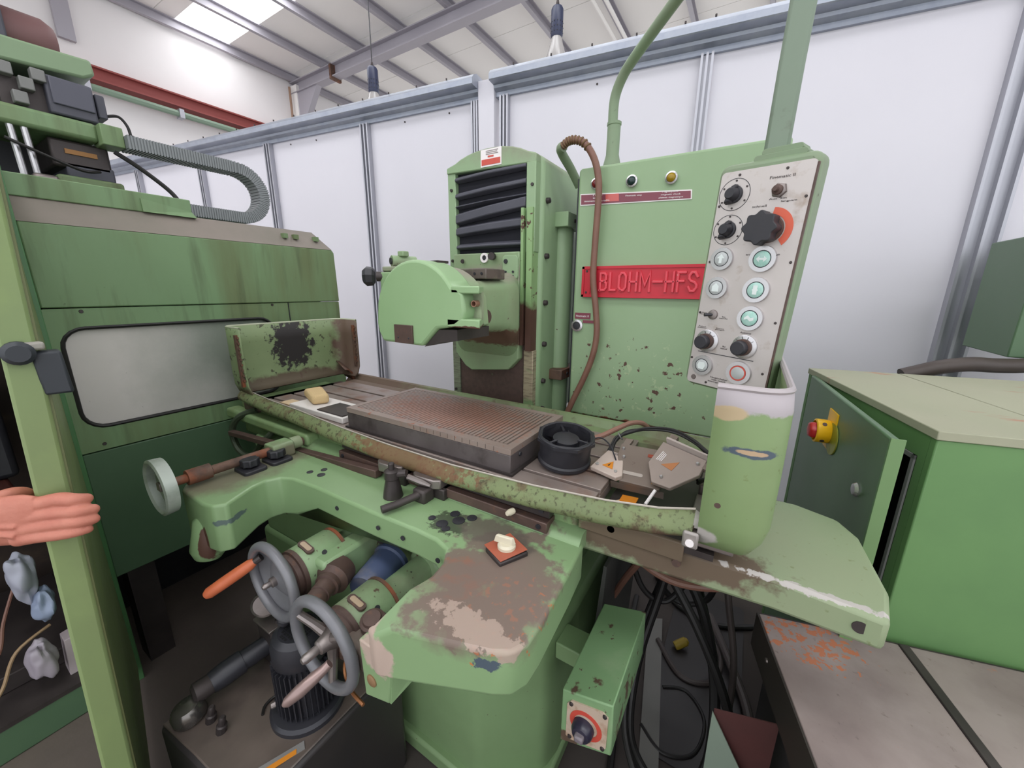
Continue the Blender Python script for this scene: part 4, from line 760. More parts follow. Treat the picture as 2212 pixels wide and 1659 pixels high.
# conduits
obj('conduit_socket', MB().lathe([(0.034, 0), (0.026, 0.03), (0.021, 0.05), (0.021, 0.135), (0.023, 0.137), (0.023, 0.145)], (-0.462, 1.375, 1.778), (0, 0, 1), 20), M_pend, G)
obj('conduit_pipe', MB().tube(smoothpath([(-0.466, 1.375, 1.90), (-0.468, 1.375, 1.96), (-0.462, 1.37, 2.0), (-0.44, 1.355, 2.035), (-0.405, 1.33, 2.06), (-0.30, 1.25, 2.105), (-0.16, 1.14, 2.155), (0.02, 1.0, 2.20)]), 0.0155, 14), M_pend, G)
obj('pipe_elbow', MB().tube(smoothpath([(-0.585, 1.40, 1.755), (-0.60, 1.36, 1.80), (-0.608, 1.30, 1.834), (-0.600, 1.27, 1.842), (-0.585, 1.26, 1.842)]), 0.015, 12), M_pend, G)
hp = smoothpath([(-0.59, 1.26, 1.842), (-0.57, 1.255, 1.852), (-0.545, 1.255, 1.853), (-0.515, 1.26, 1.84), (-0.485, 1.262, 1.80), (-0.468, 1.265, 1.75), (-0.462, 1.268, 1.687), (-0.466, 1.272, 1.55), (-0.466, 1.272, 1.436), (-0.450, 1.272, 1.33), (-0.442, 1.272, 1.254), (-0.450, 1.27, 1.18), (-0.475, 1.268, 1.10), (-0.515, 1.262, 1.0), (-0.54, 1.255, 0.93)])
HO = obj('coolant_hose', MB().tube(hp, 0.0105, 12), M_hose, G)
m = MB()
for i in range(2, 22, 2):
    p = hp[i]; d = (hp[i+1]-hp[i-1]).normalized(); m.torus(p, d, 0.0108, 0.003, 14, 6)
o = obj('wire_wrap', m, surf('rusty_wire', srgb(116, 92, 66), 0.5, 0.4), HO); o['kind'] = 'stuff'
# --- control pendant
PO = Vector((-0.007, 0.95, 1.425)); _a, _b = R(22), R(3)
_u0 = Vector((math.cos(_a), -math.sin(_a), 0)); PN = Vector((-math.sin(_a), -math.cos(_a), 0))
PU = _u0*math.cos(_b) - Vector((0, 0, 1))*math.sin(_b); PW = Vector((0, 0, 1))*math.cos(_b) + _u0*math.sin(_b)
def PX(p): return PO + PU*p[0] + PW*p[1] + PN*p[2]
CP = obj('control_pendant', MB(PX).prism(rrect(-0.110, 0.071, -0.250, 0.222, 0.020), -0.048, -0.003), M_pend, G, bevel=0.010, seg=3)
obj('pendant_collar', MB(PX).prism(rrect(-0.048, 0.044, 0.218, 0.230, 0.006), -0.046, -0.008), M_pend, CP, bevel=0.003)
obj('pendant_flange', MB(PX).prism(rrect(-0.036, 0.034, 0.228, 0.240, 0.006), -0.044, -0.010), M_pend, CP, bevel=0.003)
obj('face_plate', MB(PX).prism(rrect(-0.101, 0.066, -0.243, 0.206, 0.008), -0.004, 0.001), M_facepl, CP)
obj('plate_edge', MB(PX).box(0.066, 0.069, -0.243, 0.20, -0.004, 0.0015), M_brown, CP)
ar = MB(); q = 0.021
rings = []
for (dx, dy, z) in ((-.002, .985, 1.655), (.001, .985, 1.80), (.007, .985, 2.0), (0.013, .985, 2.30)):
    rings.append([(dx-q, dy-q*.9, z), (dx+q, dy-q*.9, z), (dx+q, dy+q*.9, z), (dx-q, dy+q*.9, z)])
obj('pendant_arm', MB().loft(rings), surf('arm_paint', srgb(112, 128, 110), 0.4, layers=[(srgb(84, 80, 70), 14, 0.64, 0.04, 0.8), (srgb(124, 138, 122), 6, 0.55, 0.2, 0.5)]), G, bevel=0.006)
def disc(name, u, w, prof, mat, n=26):
    return obj(name, MB().lathe(prof, PX((u, w, 0.001)), PN, n), mat, CP)
def ring(name, u, w, ro, ri, h, mat, n=28):
    return obj(name, MB().lathe([(ro, 0), (ro*.97, h), (ri, h), (ri, 0)], PX((u, w, 0.001)), PN, n, closed=True), mat, CP)
uL, uR = -0.069, 0.011
rows = (0.162, 0.094, 0.036, -0.024, -0.081, -0.141, -0.198)
for u, w, lens in ((uL, rows[2], M_clrl), (uR, rows[2], M_grnl), (uL, rows[3], M_clrl), (uR, rows[3], M_grnl), (uR, rows[4], M_grnl), (uL, rows[6], M_clrl), (uR, rows[6], M_clrl)):
    big = 0.0255 if u == uR else 0.0235
    ring('button_bezel', u, w, big, big*0.66, 0.006, M_chrome)
    if u == uR and w == rows[6]: ring('red_collar', u, w, big*0.66, big*0.45, 0.007, M_redring)
    else: ring('dark_collar', u, w, big*0.67, big*0.61, 0.0065, M_blk)
    disc('button_lens', u, w, [(big*0.6, 0), (big*0.6, 0.006), (big*0.5, 0.0075), (big*0.1, 0.008)], lens)
def mark(u, w, pts):
    obj('button_symbol', MB(PX).prism([(u+a, w+b) for a, b in pts], 0.0085, 0.0095), surf('pale_symbol', srgb(214, 222, 220), 0.4), CP)
arrow = [(-.003, -.009), (.003, -.009), (.003, .001), (.008, .001), (0, .010), (-.008, .001), (-.003, .001)]
mark(uL, rows[2], arrow); mark(uL, rows[3], [(-.007, -.008), (.007, -.008), (.007, .003), (0, .010), (-.007, .003)])
mark(uR, rows[2], [(-.010, 0), (-.004, .006), (-.004, .002), (.004, .002), (.004, .006), (.010, 0), (.004, -.006), (.004, -.002), (-.004, -.002), (-.004, -.006)])
mark(uR, rows[3], [(-.004, -.009), (.004, -.009), (.004, -.002), (.006, 0), (.004, .002), (.004, .009), (-.004, .009), (-.004, .002), (-.006, 0), (-.004, -.002)])
mark(uR, rows[4], [(-.009, .001), (-.003, .006), (.003, .001), (.009, .003), (.009, -.003), (.003, -.006), (-.003, -.001), (-.009, -.004)])
mark(uL, rows[6], [(-.006, -.008), (.006, -.008), (.009, 0), (.006, .008), (-.006, .008), (-.009, 0)])
for w, rr in ((rows[0], .031), (rows[1], .030)):
    ring('dial_line', uL, w, rr, rr-.0012, 0.0006, M_blk, 36)
    disc('knob_skirt', uL, w, [(.017, 0), (.016, .004), (.012, .005)], M_blk)
    disc('selector_knob', uL, w, [(.013, 0.004), (.0115, .018), (.009, .022)], M_blk)
    obj('knob_pointer', MB(PX).hexa([(uL-.013, w-.020, .004), (uL+.001, w-.018, .004), (uL+.008, w+.018, .004), (uL-.002, w+.020, .004), (uL-.011, w-.017, .020), (uL+.0, w-.015, .020), (uL+.006, w+.012, .018), (uL-.001, w+.014, .018)]), M_blk, CP, bevel=0.002)
    for k in range(6):
        a = R(30+60*k); disc('dial_screw', uL+.026*math.cos(a), w+.026*math.sin(a), [(.002, 0), (.0018, .0015)], M_dark, 8)
ad = MB(PX); pts = [(uR+.040*math.cos(R(a)), 0.091+.040*math.sin(R(a))) for a in range(-48, 91, 9)] + [(uR+.027*math.cos(R(a)), 0.091+.027*math.sin(R(a))) for a in range(90, -49, -9)]
obj('red_arc', ad.prism(pts, 0.001, 0.0018), surf('red_arc_print', srgb(206, 92, 66), 0.4), CP)
pts = [(uR-.008+(.029+.0028*math.cos(8*R(a)))*math.cos(R(a)), 0.092+(.029+.0028*math.cos(8*R(a)))*math.sin(R(a))) for a in range(0, 360, 6)]
obj('large_knob', MB(PX).prism(pts, 0.004, 0.032), M_blk, CP, bevel=0.005, seg=3, smooth=60)
disc('large_knob_base', uR, 0.091, [(.025, 0), (.024, .006)], M_brown)
disc('toggle_base', .014, rows[0]-.002, [(.014, 0), (.013, .005), (.009, .007)], M_steel, 6)
disc('toggle_nut', .014, rows[0]-.002, [(.009, .005), (.009, .012), (.005, .014), (.004, .022)], M_brown, 14)
disc('toggle_base', uL+.002, -.082, [(.011, 0), (.010, .004), (.006, .005)], M_steel, 14)
obj('toggle_stick', MB().tube([PX((uL+.002, -.082, .004)), PX((uL-.010, -.083, .016))], [.003, .004], 8), M_blk, CP)
for u in (uL, uR):
    disc('dial_disc', u, rows[5], [(.0255, 0), (.025, .003), (.022, .004)], M_chrome)
    disc('turn_knob', u-.003, rows[5]-.002, [(.016, .003), (.015, .024), (.013, .026)], M_blk, 20)
    disc('knob_neck', u-.001, rows[5]-.001, [(.018, .003), (.0175, .012)], M_brown, 20)
    for k in range(4):
        a = R(40+34*k); obj('dial_tick', MB(PX).hexa([(u+.017*math.cos(a)-.0006, rows[5]+.017*math.sin(a), .005), (u+.017*math.cos(a)+.0006, rows[5]+.017*math.sin(a), .005), (u+.022*math.cos(a)+.0006, rows[5]+.022*math.sin(a), .005), (u+.022*math.cos(a)-.0006, rows[5]+.022*math.sin(a), .005), (u+.017*math.cos(a)-.0006, rows[5]+.017*math.sin(a), .0056), (u+.017*math.cos(a)+.0006, rows[5]+.017*math.sin(a), .0056), (u+.022*math.cos(a)+.0006, rows[5]+.022*math.sin(a), .0056), (u+.022*math.cos(a)-.0006, rows[5]+.022*math.sin(a), .0056)]), M_blk, CP)
obj('dividing_line', MB(PX).box(-0.086, 0.034, -0.1685, -0.167, 0.001, 0.0016), M_blk, CP)
disc('key_hole', -.086, -.230, [(.006, 0), (.005, .002)], M_steel, 14)
for u, w in ((-.065, .198), (.020, .197), (-.096, .142), (.060, .145), (-.095, .03), (.060, .03), (-.097, -.08), (.058, -.085), (-.098, -.185), (.056, -.19), (-.055, -.236), (.05, -.236)):
    disc('plate_screw', u, w, [(.0028, 0), (.0022, .0018)], M_dark, 8)
M_ink = surf('dark_ink', srgb(70, 62, 60), 0.5)
for bod, u, w, wd, hh in (('Finematic II', .014, .184, .042, .005), ('Aus  Ein', .014, .146, .03, .003), ('schnell', -.016, .135, .026, .004), ('langsam', .034, .140, .026, .004), ('avance variable', .008, .045, .062, .004),
                          ('Aus\narret', -.087, -.081, .016, .006), ('Ein\nmarche', -.043, -.086, .018, .006), ('Feine\npasses', -.086, -.112, .020, .006), ('Entree\nplongee', -.046, -.112, .020, .006), ('Automat', .008, -.112, .022, .004),
                          ('Bur\nmanuel', -.030, -.150, .014, .008), ('Hauptschalter\nmain switch\ninterrupteur gen.', -.028, -.226, .046, .015)):
    text('panel_text', bod, 0.005, CP, M_ink, PX((u, w, 0.0015)), PU, PW, 0.0002, wd, hh)

# ================================================================== THINGS ON THE TABLE
CK = thing('magnetic_chuck', 'long rectangular magnetic chuck with ribbed rusty top on the grinder table', 'chuck', (-0.745, 0.865, 0.963))
obj('chuck_body', MB().box(-1.052, -0.442, 0.717, 1.014, 0.9635, 1.014), M_chks, CK, bevel=0.002)
ct = obj('chuck_plate', MB().box(-1.053, -0.441, 0.716, 1.015, 1.0145, 1.0292), M_chk, CK, bevel=0.001)
obj('chuck_foot', MB().box(-1.06, -0.434, 0.711, 1.02, 0.963, 0.969), M_dark, CK)
m = MB(); g = MB()
for i in range(46):
    x = -1.026+i*0.0122
    m.box(x, x+0.0078, 0.742, 0.992, 1.0288, 1.0300)
    if i % 2 == 0 and i > 20: g.box(x-0.001, x+0.0005, 0.7155, 0.7165, 1.017, 1.0285)
o = obj('pole_strips', m, M_chk, CK); o['kind'] = 'stuff'
m2 = MB()
for i in range(47): m2.box(-1.026-0.0044+i*0.0122, -1.026+i*0.0122, 0.742, 0.992, 1.0288, 1.0294)
o = obj('pole_gaps', m2, M_chkl, CK); o['kind'] = 'stuff'
o = obj('edge_teeth', g, M_chkl, CK); o['kind'] = 'stuff'
obj('rim_strip', MB().box(-1.053, -1.032, 0.716, 1.015, 1.029, 1.0302), M_chk, CK); obj('rim_strip', MB().box(-0.461, -0.441, 0.716, 1.015, 1.029, 1.0302), M_chk, CK)
obj('rim_strip', MB().box(-1.032, -0.461, 0.716, 0.740, 1.029, 1.0302), M_chk, CK); obj('rim_strip', MB().box(-1.032, -0.461, 0.994, 1.015, 1.029, 1.0302), M_chk, CK)
obj('end_screw', MB().lathe([(.006, 0), (.005, .003)], (-0.441, 0.76, 1.004), (1, 0, 0), 12), M_blk, CK)
obj('end_screw', MB().lathe([(.006, 0), (.005, .003)], (-0.441, 0.985, 1.015), (1, 0, 0), 12), M_blk, CK)
pg = obj('chuck_plug', MB().lathe([(.022, 0), (.022, .03), (.016, .032), (.016, .05), (.011, .052), (.011, .065)], (-0.44, 0.955, 0.99), (1, 0.15, 0), 18), surf('grey_gland', srgb(124, 108, 102), 0.5), CK)
obj('chuck_cable', MB().tube(smoothpath([(-0.38, .965, .99), (-0.33, 1.0, .99), (-0.29, 1.06, 1.005), (-0.265, 1.11, 1.012), (-0.24, 1.15, 1.005), (-0.225, 1.19, .975), (-0.22, 1.20, .95)]), 0.0075, 10), surf('pinkish_cable', srgb(146, 108, 94), 0.5), CK)

FN = thing('axial_fan', 'round black axial fan lying on the table beside the chuck', 'fan', (-0.360, 0.845, 0.963))
fc = Vector((-0.360, 0.845, 0.9725)); ta = Vector((0.10, -0.10, 1)).normalized()
obj('fan_housing', MB().lathe([(.062, .0), (.067, .004), (.067, .012), (.063, .016), (.065, .066), (.070, .070), (.070, .076), (.066, .078), (.062, .076), (.060, .012), (.058, .004)], fc, ta, 36, closed=True), M_blk, FN)
obj('flange_corner', MB().lathe([(.075, .066), (.075, .074), (.064, .076), (.064, .066)], fc, ta, 8, closed=True), M_blk, FN, smooth=0)
obj('fan_hub', MB().lathe([(.030, .010), (.034, .055), (.033, .066), (.018, .069), (.004, .070)], fc, ta, 28), M_blk, FN)
tu = ta.orthogonal().normalized(); tw = ta.cross(tu)
for k in range(5):
    a = R(20+72*k)
    def bp(r, da, h): return fc + (tu*math.cos(a+da) + tw*math.sin(a+da))*r + ta*h
    obj('fan_blade', MB().hexa([bp(.032, 0, .020), bp(.056, -.1, .022), bp(.056, .75, .056), bp(.032, .6, .052), bp(.032, 0, .023), bp(.056, -.1, .025), bp(.056, .75, .059), bp(.032, .6, .055)]), M_blk, FN)
for k in range(3):
    a = R(80+120*k); obj('motor_strut', MB().tube([fc+(tu*math.cos(a)+tw*math.sin(a))*.03+ta*.068, fc+(tu*math.cos(a)+tw*math.sin(a))*.063+ta*.066], .0035, 6), M_blk, FN)
obj('fan_lead', MB().tube(smoothpath([fc+Vector((.055, .04, .055)), fc+Vector((.075, .055, .06)), fc+Vector((.10, .055, .045)), fc+Vector((.125, .03, .02))]), 0.002, 6), M_blk, FN)

SP = tag(obj('sponge_block', MB().hexa([(-1.435, .80, .985), (-1.30, .75, .985), (-1.27, .80, .985), (-1.405, .86, .985), (-1.435, .80, 1.018), (-1.30, .75, 1.018), (-1.27, .80, 1.022), (-1.405, .86, 1.022)]), M_sponge, bevel=0.012, seg=3), 'yellowish foam block on the white box left of the chuck', 'sponge')
WB = thing('white_box', 'flat white open box under the yellowish foam block', 'box', (-1.25, 0.78, 0.963))
obj('box_shell', MB().box(-1.40, -1.09, 0.722, 0.85, 0.9635, 0.984), M_paper, WB, bevel=0.003)
obj('box_insert', MB().box(-1.24, -1.10, 0.73, 0.82, 0.984, 0.988), M_dark, WB)
tag(obj('card_scrap', MB().box(-1.50, -1.38, 0.74, 0.79, 0.964, 0.968), surf('card', srgb(196, 172, 140), 0.7)), 'brown card scrap at the left end of the table', 'card')

# clear covers and plates in the right end of the tray
def cover(name, label, c, yaw, tilt, poly, th, mat, extras):
    t = thing(name, label, 'cover', c)
    Rm = Matrix.Rotation(R(yaw), 3, 'Z') @ Matrix.Rotation(R(tilt), 3, 'X')
    def X(p): return Vector(c) + Rm @ Vector(p)
    obj('cover_sheet', MB(X).prism(poly, 0, th), mat, t, bevel=0.0015)
    extras(t, X); return t
M_bolt = M_chrome
def screws(t, X, pts, h):
    for a, b in pts: obj('cover_screw', MB(X).lathe([(.004, h), (.004, h+.004), (.003, h+.006)], (a, b, 0), (0, 0, 1), 10), M_bolt, t)
def ex1(t, X):
    for a, wd in ((-.058, .016), (.034, .020)):
        obj('lug', MB(X).prism([(a, .058), (a+wd, .058), (a+wd+.006, .082), (a+.004, .080)], 0, .010), M_clear, t)
    obj('front_flange', MB(X).box(-.060, .058, -.062, -.060, -.02, .0), M_clear, t)
    screws(t, X, ((-.052, .04), (.05, .0), (-.045, .012)), .010)
    obj('red_bar', MB(X).box(.008, .040, .028, .038, .0105, .0112), surf('red_bar_print', srgb(140, 62, 44), 0.4), t)
    obj('print_patch', MB(X).prism(rrect(-.04, .008, -.040, -.030, .004), .0105, .011), surf('pale_print', srgb(168, 158, 150), 0.4), t)
    obj('warning_triangle', MB(X).prism([(.03, -.052), (.058, -.058), (.034, -.032)], .0105, .0115), M_yel, t)
cover('clear_cover', 'smoky clear plastic cover with two lugs and yellow triangle in the tray', (-0.175, 0.885, 0.985), 4, 22, [(-.062, .060), (.060, .060), (.062, -.01), (.048, -.064), (-.040, -.062), (-.062, .02)], .010, M_clear, ex1)
def ex2(t, X):
    obj('side_flange', MB(X).hexa([(-.05, .055, 0), (.055, .045, 0), (.055, .052, 0), (-.05, .062, 0), (-.05, .058, .022), (.055, .048, .022), (.055, .052, .022), (-.05, .064, .022)]), surf('pale_flange', srgb(172, 160, 154), 0.4), t)
    obj('lug', MB(X).prism([(-.050, .058), (-.034, .056), (-.036, .085), (-.056, .088)], 0, .010), M_clear, t)
    obj('lug', MB(X).prism([(.056, .02), (.070, .018), (.070, .048), (.058, .050)], 0, .010), M_clear, t)
    screws(t, X, ((.0, -.045), (.045, .025)), .010)
    for k in range(4): obj('print_line', MB(X).box(-.040+k*.004, -.0385+k*.004, -.004, .026-k*.002, .0105, .011), M_white, t)
    obj('warning_triangle', MB(X).prism([(-.022, -.012), (.008, -.018), (.010, .012)], .0105, .011), surf('faded_orange', srgb(170, 112, 70), 0.5), t)
cover('clear_cover', 'pale clear plastic cover with angled flange nearest the right guard', (-0.105, 0.875, 1.008), -22, 26, [(-.058, .055), (.055, .045), (.062, .0), (.03, -.062), (-.012, -.066), (-.05, -.02)], .010, surf('pale_clear_plastic', srgb(160, 146, 138), 0.28, layers=[(srgb(146, 132, 124), 9, 0.5, 0.2, 0.6)], alpha=0.88), ex2)
WP = thing('warning_plate', 'small white angled plate with yellow warning triangle beside the clear cover', 'plate', (-0.245, 0.87, 0.964))
def WPX(p): return Vector((-0.245, 0.865, 0.978)) + Matrix.Rotation(R(-8), 3, 'Z') @ (Matrix.Rotation(R(14), 3, 'X') @ Vector(p))
obj('plate_body', MB(WPX).prism([(-.028, .045), (.014, .046), (.045, -.03), (.035, -.045), (-.036, -.035)], 0, .012), surf('off_white_plate', srgb(188, 172, 162), 0.45), WP, bevel=0.002)
obj('warning_triangle', MB(WPX).prism([(-.012, -.018), (.016, -.022), (.006, .006)], .0125, .0135), M_orangest, WP)
obj('bolt_mark', MB(WPX).prism([(.0, -.014), (.004, -.015), (.004, -.003)], .0135, .014), M_blk, WP)
for a, b in ((-.024, -.02), (.026, -.026), (.0, .036)): obj('plate_screw', MB(WPX).lathe([(.004, .012), (.004, .015)], (a, b, 0), (0, 0, 1), 10), M_bolt, WP)
# coil of black cable arching behind the covers
CW = thing('cable_coil', 'bundled black cable loop arching behind the clear covers', 'cable', (-0.15, 0.99, 0.966))
random.seed(4)
for k in range(4):
    j = lambda s=.006: random.uniform(-s, s)
    pts = [(-0.235+j(), .93+j(), .968+k*.004), (-0.275+j(), .965+j(), .975+j()), (-0.272+j(), .99+j(), 1.00+j(.004)), (-0.245+j(), 1.01+j(), 1.02+j(.004)), (-0.20+j(), 1.03+j(), 1.035+j(.004)), (-0.14+j(), 1.035+j(), 1.038+j(.004)),
           (-0.085+j(), 1.02+j(), 1.03+j(.004)), (-0.045+j(), .99+j(), 1.01+j(.004)), (-0.030+j(), .96+j(), .99+j(.004)), (-0.033+j(), .93+j(), .98+j(.004)), (-0.05+j(), .90+j(), .972+k*.003)]
    obj('cable_strand', MB().tube(smoothpath(pts), 0.0036, 7), M_rub, CW)
obj('cable_tie', MB().torus((-0.262, 1.0, 1.008), (0.8, 0.3, 0.6), 0.010, 0.002, 14, 6), M_grey, CW)
tag(obj('white_wire_stub', MB().tube([(-0.135, .752, .968), (-0.125, .79, .985)], 0.0035, 8), M_white), 'short white wire stub at the front of the tray', 'wire')
tag(obj('plastic_film', MB().loft([[(-0.12, .745, .948), (-0.12, .78, .952)], [(-0.08, .735, .962), (-0.08, .79, .958)], [(-0.045, .74, .955), (-0.045, .80, .962)], [(-0.02, .75, .95), (-0.02, .79, .954)]], caps=False, closed=False), M_paper, solid=0.001), 'crumpled white plastic film in front of the clear covers', 'film')
tag(obj('card_piece', MB().prism([(-.235, .755), (-.16, .735), (-.145, .80), (-.20, .81)], .9275, .931), surf('card', None)), 'cream card piece under the clear covers', 'card')
tag(obj('orange_card', MB().prism([(-.20, .80), (-.165, .80), (-.165, .83), (-.20, .825)], .9312, .935), M_orangest), 'orange card corner under the white warning plate', 'card')

# ================================================================== HYDRAULIC UNIT (front left)
HU = thing('hydraulic_unit', 'oily black hydraulic tank with upright electric motor at front left', 'hydraulic unit', (-0.95, 0.38, -0.1))
tp = [(-1.135, 0.16), (-0.985, 0.175), (-0.755, 0.19), (-0.755, 0.61), (-1.135, 0.61)]
obj('tank', MB().prism(tp, -0.1, 0.318), M_tank, HU, bevel=0.012)
tpp = [(-1.130, 0.166), (-0.985, 0.181), (-0.762, 0.197), (-0.762, 0.604), (-1.130, 0.604)]
obj('tank_lid', MB().prism(tpp, 0.318, 0.324), M_tanktop, HU, bevel=0.003)
mx, my = -0.868, 0.395
mo = obj('motor', MB().lathe([(.060, .345), (.060, .49), (.064, .492), (.066, .495), (.066, .535), (.060, .556), (.046, .566), (.040, .566)], (mx, my, 0), n=36), M_motor, HU)
obj('motor_flange', MB().lathe([(.090, .324), (.090, .336), (.084, .344), (.060, .347)], (mx, my, 0), n=36), M_motor, HU)
for k in range(34):
    a = 2*PI*k/34; c, s = math.cos(a), math.sin(a)
    obj('cooling_fin', MB().hexa([(mx+.058*c+.0013*s, my+.058*s-.0013*c, .35), (mx+.071*c+.0013*s, my+.071*s-.0013*c, .35), (mx+.071*c-.0013*s, my+.071*s+.0013*c, .35), (mx+.058*c-.0013*s, my+.058*s+.0013*c, .35),
        (mx+.058*c+.0013*s, my+.058*s-.0013*c, .488), (mx+.071*c+.0013*s, my+.071*s-.0013*c, .488), (mx+.071*c-.0013*s, my+.071*s+.0013*c, .488), (mx+.058*c-.0013*s, my+.058*s+.0013*c, .488)]), M_motor, mo)
m = MB()
for i in range(-4, 5):
    for j in range(-4, 5):
        if i*i+j*j <= 17: m.box(mx+i*.0092-.0032, mx+i*.0092+.0032, my+j*.0092-.0032, my+j*.0092+.0032, .5655, .5668)
o = obj('grille_holes', m, surf('grille_hole', srgb(14, 14, 16), 0.9), mo); o['kind'] = 'stuff'
obj('terminal_screw', MB().lathe([(.008, 0), (.008, .01)], (mx-.03, my-.066, .37), (-.4, -1, 0), 10), M_steel, mo)
obj('drip_wire', MB().tube(smoothpath([(-.94, .37, .33), (-.955, .35, .329), (-.952, .325, .329), (-.935, .31, .328)]), .0035, 6), M_rub, HU)
vb = obj('valve_block', MB().box(-1.11, -1.03, .395, .47, .324, .455), M_dark, HU, bevel=0.006)
obj('gauge_plate', MB().box(-1.115, -1.025, .39, .46, .455, .462), M_steel, vb, bevel=0.002)
obj('plate_bolt', MB().lathe([(.009, 0), (.008, .008)], (-1.045, .425, .462), n=6), M_dark, vb)
obj('pressure_gauge', MB().lathe([(.034, 0), (.036, .004), (.036, .030), (.033, .034), (.030, .030)], (-1.10, .43, .505), (0.75, -0.6, 0.25), 26), M_steel, HU)
cy = obj('cylinder', MB().tube([(-1.075, .40, .385), (-1.085, .34, .38), (-1.085, .338, .38), (-1.09, .29, .376), (-1.092, .265, .374)], [.027, .027, .031, .031, .027], 18), M_motor, HU)
obj('cylinder_head', MB().lathe([(.024, 0), (.026, .01), (.026, .04), (.018, .046)], (-1.092, .27, .374), (-.1, -1, 0), 16), M_dark, HU)
obj('filler_cap', MB().lathe([(.034, 0), (.036, .006), (.036, .028), (.030, .040), (.012, .046)], (-1.085, .212, .326), (-.12, -.12, 1), 28), surf('tarnished_chrome', srgb(120, 116, 112), 0.22, 0.8, layers=[(srgb(60, 54, 50), 20, 0.56, 0.1, 0.7)]), HU)
for x, y in ((-1.035, .235), (-.985, .238)):
    obj('tank_fitting', MB().lathe([(.012, 0), (.012, .022), (.008, .024), (.008, .045), (.005, .05)], (x, y, .324), (.2, .1, 1), 10), M_dark, HU)
obj('label_plate', MB().prism([(-.835, .225), (-.815, .215), (-.772, .325), (-.79, .334)], .3242, .326), surf('aluminium_label', srgb(150, 148, 146), 0.4, 0.4), HU)
obj('orange_label', MB().prism([(-.818, .235), (-.806, .230), (-.778, .308), (-.788, .314)], .3262, .3272), M_orangest, HU)

# ================================================================== LEFT MACHINE
LM = thing('machining_centre', 'tall green machine with grey window and black cable chain at the left edge', 'machine', (-2.3, 0.6, -0.1))
XP = -1.85
# front panel with a rounded window opening: frame strips around the window
wy0, wy1, wz0, wz1 = 0.285, 0.935, 0.925, 1.262
def panel_ring():
    outer = rrect(0.262, 1.275, 0.845, 1.325, 0.004, 5); inner = rrect(wy0, wy1, wz0, wz1, 0.06, 5)
    m = MB(); n = len(outer)
    vs = [(XP, a, b) for a, b in outer] + [(XP, a, b) for a, b in inner] + [(XP-.03, a, b) for a, b in outer] + [(XP-.03, a, b) for a, b in inner]
    fs = []
    for i in range(n):
        j = (i+1) % n
        fs += [(i, j, n+j, n+i), (2*n+i, 3*n+i, 3*n+j, 2*n+j), (n+i, n+j, 3*n+j, 3*n+i), (i, 2*n+i, 2*n+j, j)]
    return m.add(vs, fs)
obj('window_panel', panel_ring(), M_left, LM)
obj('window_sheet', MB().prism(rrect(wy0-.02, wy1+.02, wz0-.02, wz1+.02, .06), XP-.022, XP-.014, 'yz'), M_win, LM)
g = rrect(wy0, wy1, wz0, wz1, .06); 
obj('window_seal', MB().tube([(XP-.004, a, b) for a, b in g+[g[0]]], 0.007, 8, caps=False), M_rub, LM)
obj('upper_panel', MB().prism([(0.262, 1.328), (1.277, 1.327), (1.272, 1.565), (1.262, 1.578), (0.262, 1.578)], XP-.03, XP+.004, 'yz'), M_left, LM, bevel=0.004)
obj('top_chamfer', MB().hexa([(XP-.03, .262, 1.578), (XP+.004, .262, 1.578), (XP+.004, 1.262, 1.578), (XP-.03, 1.262, 1.578), (XP-.11, .262, 1.66), (XP-.07, .262, 1.66), (XP-.07, 1.21, 1.66), (XP-.11, 1.21, 1.66)]), M_leftg, LM)
for y in (1.04, 1.09, 1.19): obj('chamfer_clip', MB().box(XP-.04, XP-.015, y, y+.02, 1.615, 1.635), M_left, LM)
obj('top_lip', MB().box(XP-.09, XP-.06, .262, 0.72, 1.655, 1.72), M_left, LM, bevel=0.003)
obj('lip_cap', MB().hexa([(XP-.09, .57, 1.655), (XP-.05, .57, 1.655), (XP-.05, .73, 1.655), (XP-.09, .73, 1.655), (XP-.09, .57, 1.70), (XP-.055, .57, 1.70), (XP-.06, .72, 1.675), (XP-.09, .72, 1.675)]), M_left, LM)
obj('lower_panel', MB().box(XP-.03, XP, .262, 1.275, .36, .84), M_leftd, LM, bevel=0.003)
obj('shaded_kick_panel', MB().box(-2.42, -2.36, .262, 1.275, -0.1, .36), M_blk, LM)  # black colour stands for the shade in the void under the body
for yy in (.30, 1.18): obj('machine_foot', MB().box(XP-.16, XP-.06, yy, yy+.08, -0.1, .36), M_dark, LM)
obj('panel_joint', MB().box(XP-.028, XP+.002, 1.01, 1.014, 1.23, 1.325), M_blk, LM)
for y, z in ((.345, 1.315), (.94, 1.318), (.32, .865), (1.24, 1.45), (1.25, 1.40)): obj('panel_screw', MB().lathe([(.006, 0), (.005, .003)], (XP, y, z), (1, 0, 0), 8), M_dark, LM)
obj('jamb_post', MB().box(XP-.06, XP+.006, .235, .262, -0.1, 1.78), surf('jamb_paint', srgb(82, 128, 82), 0.4), LM, bevel=0.003)
obj('body_shell', MB().box(-2.75, XP-.12, .30, 1.25, .36, 1.60), M_leftd, LM)
obj('machine_base', MB().box(-2.75, XP, -1.2, .235, -0.1, .02), M_leftd, LM, bevel=0.006)
obj('base_top_strip', MB().box(-2.75, XP+.004, -1.2, .235, .02, .036), M_dark, LM)
obj('inner_wall', MB().box(-2.80, -2.74, -1.3, .30, .0, 1.70), surf('oily_brown_wall', srgb(58, 44, 36), 0.6, layers=[(srgb(36, 28, 26), 3, 0.5, 0.2, 0.8), (srgb(98, 80, 62), 6, 0.62, 0.1, 0.5)]), LM)
obj('inner_side', MB().box(-2.75, XP-.06, .235, .262, .03, 1.62), surf('dark_inner_side', srgb(48, 44, 40), 0.6), LM)
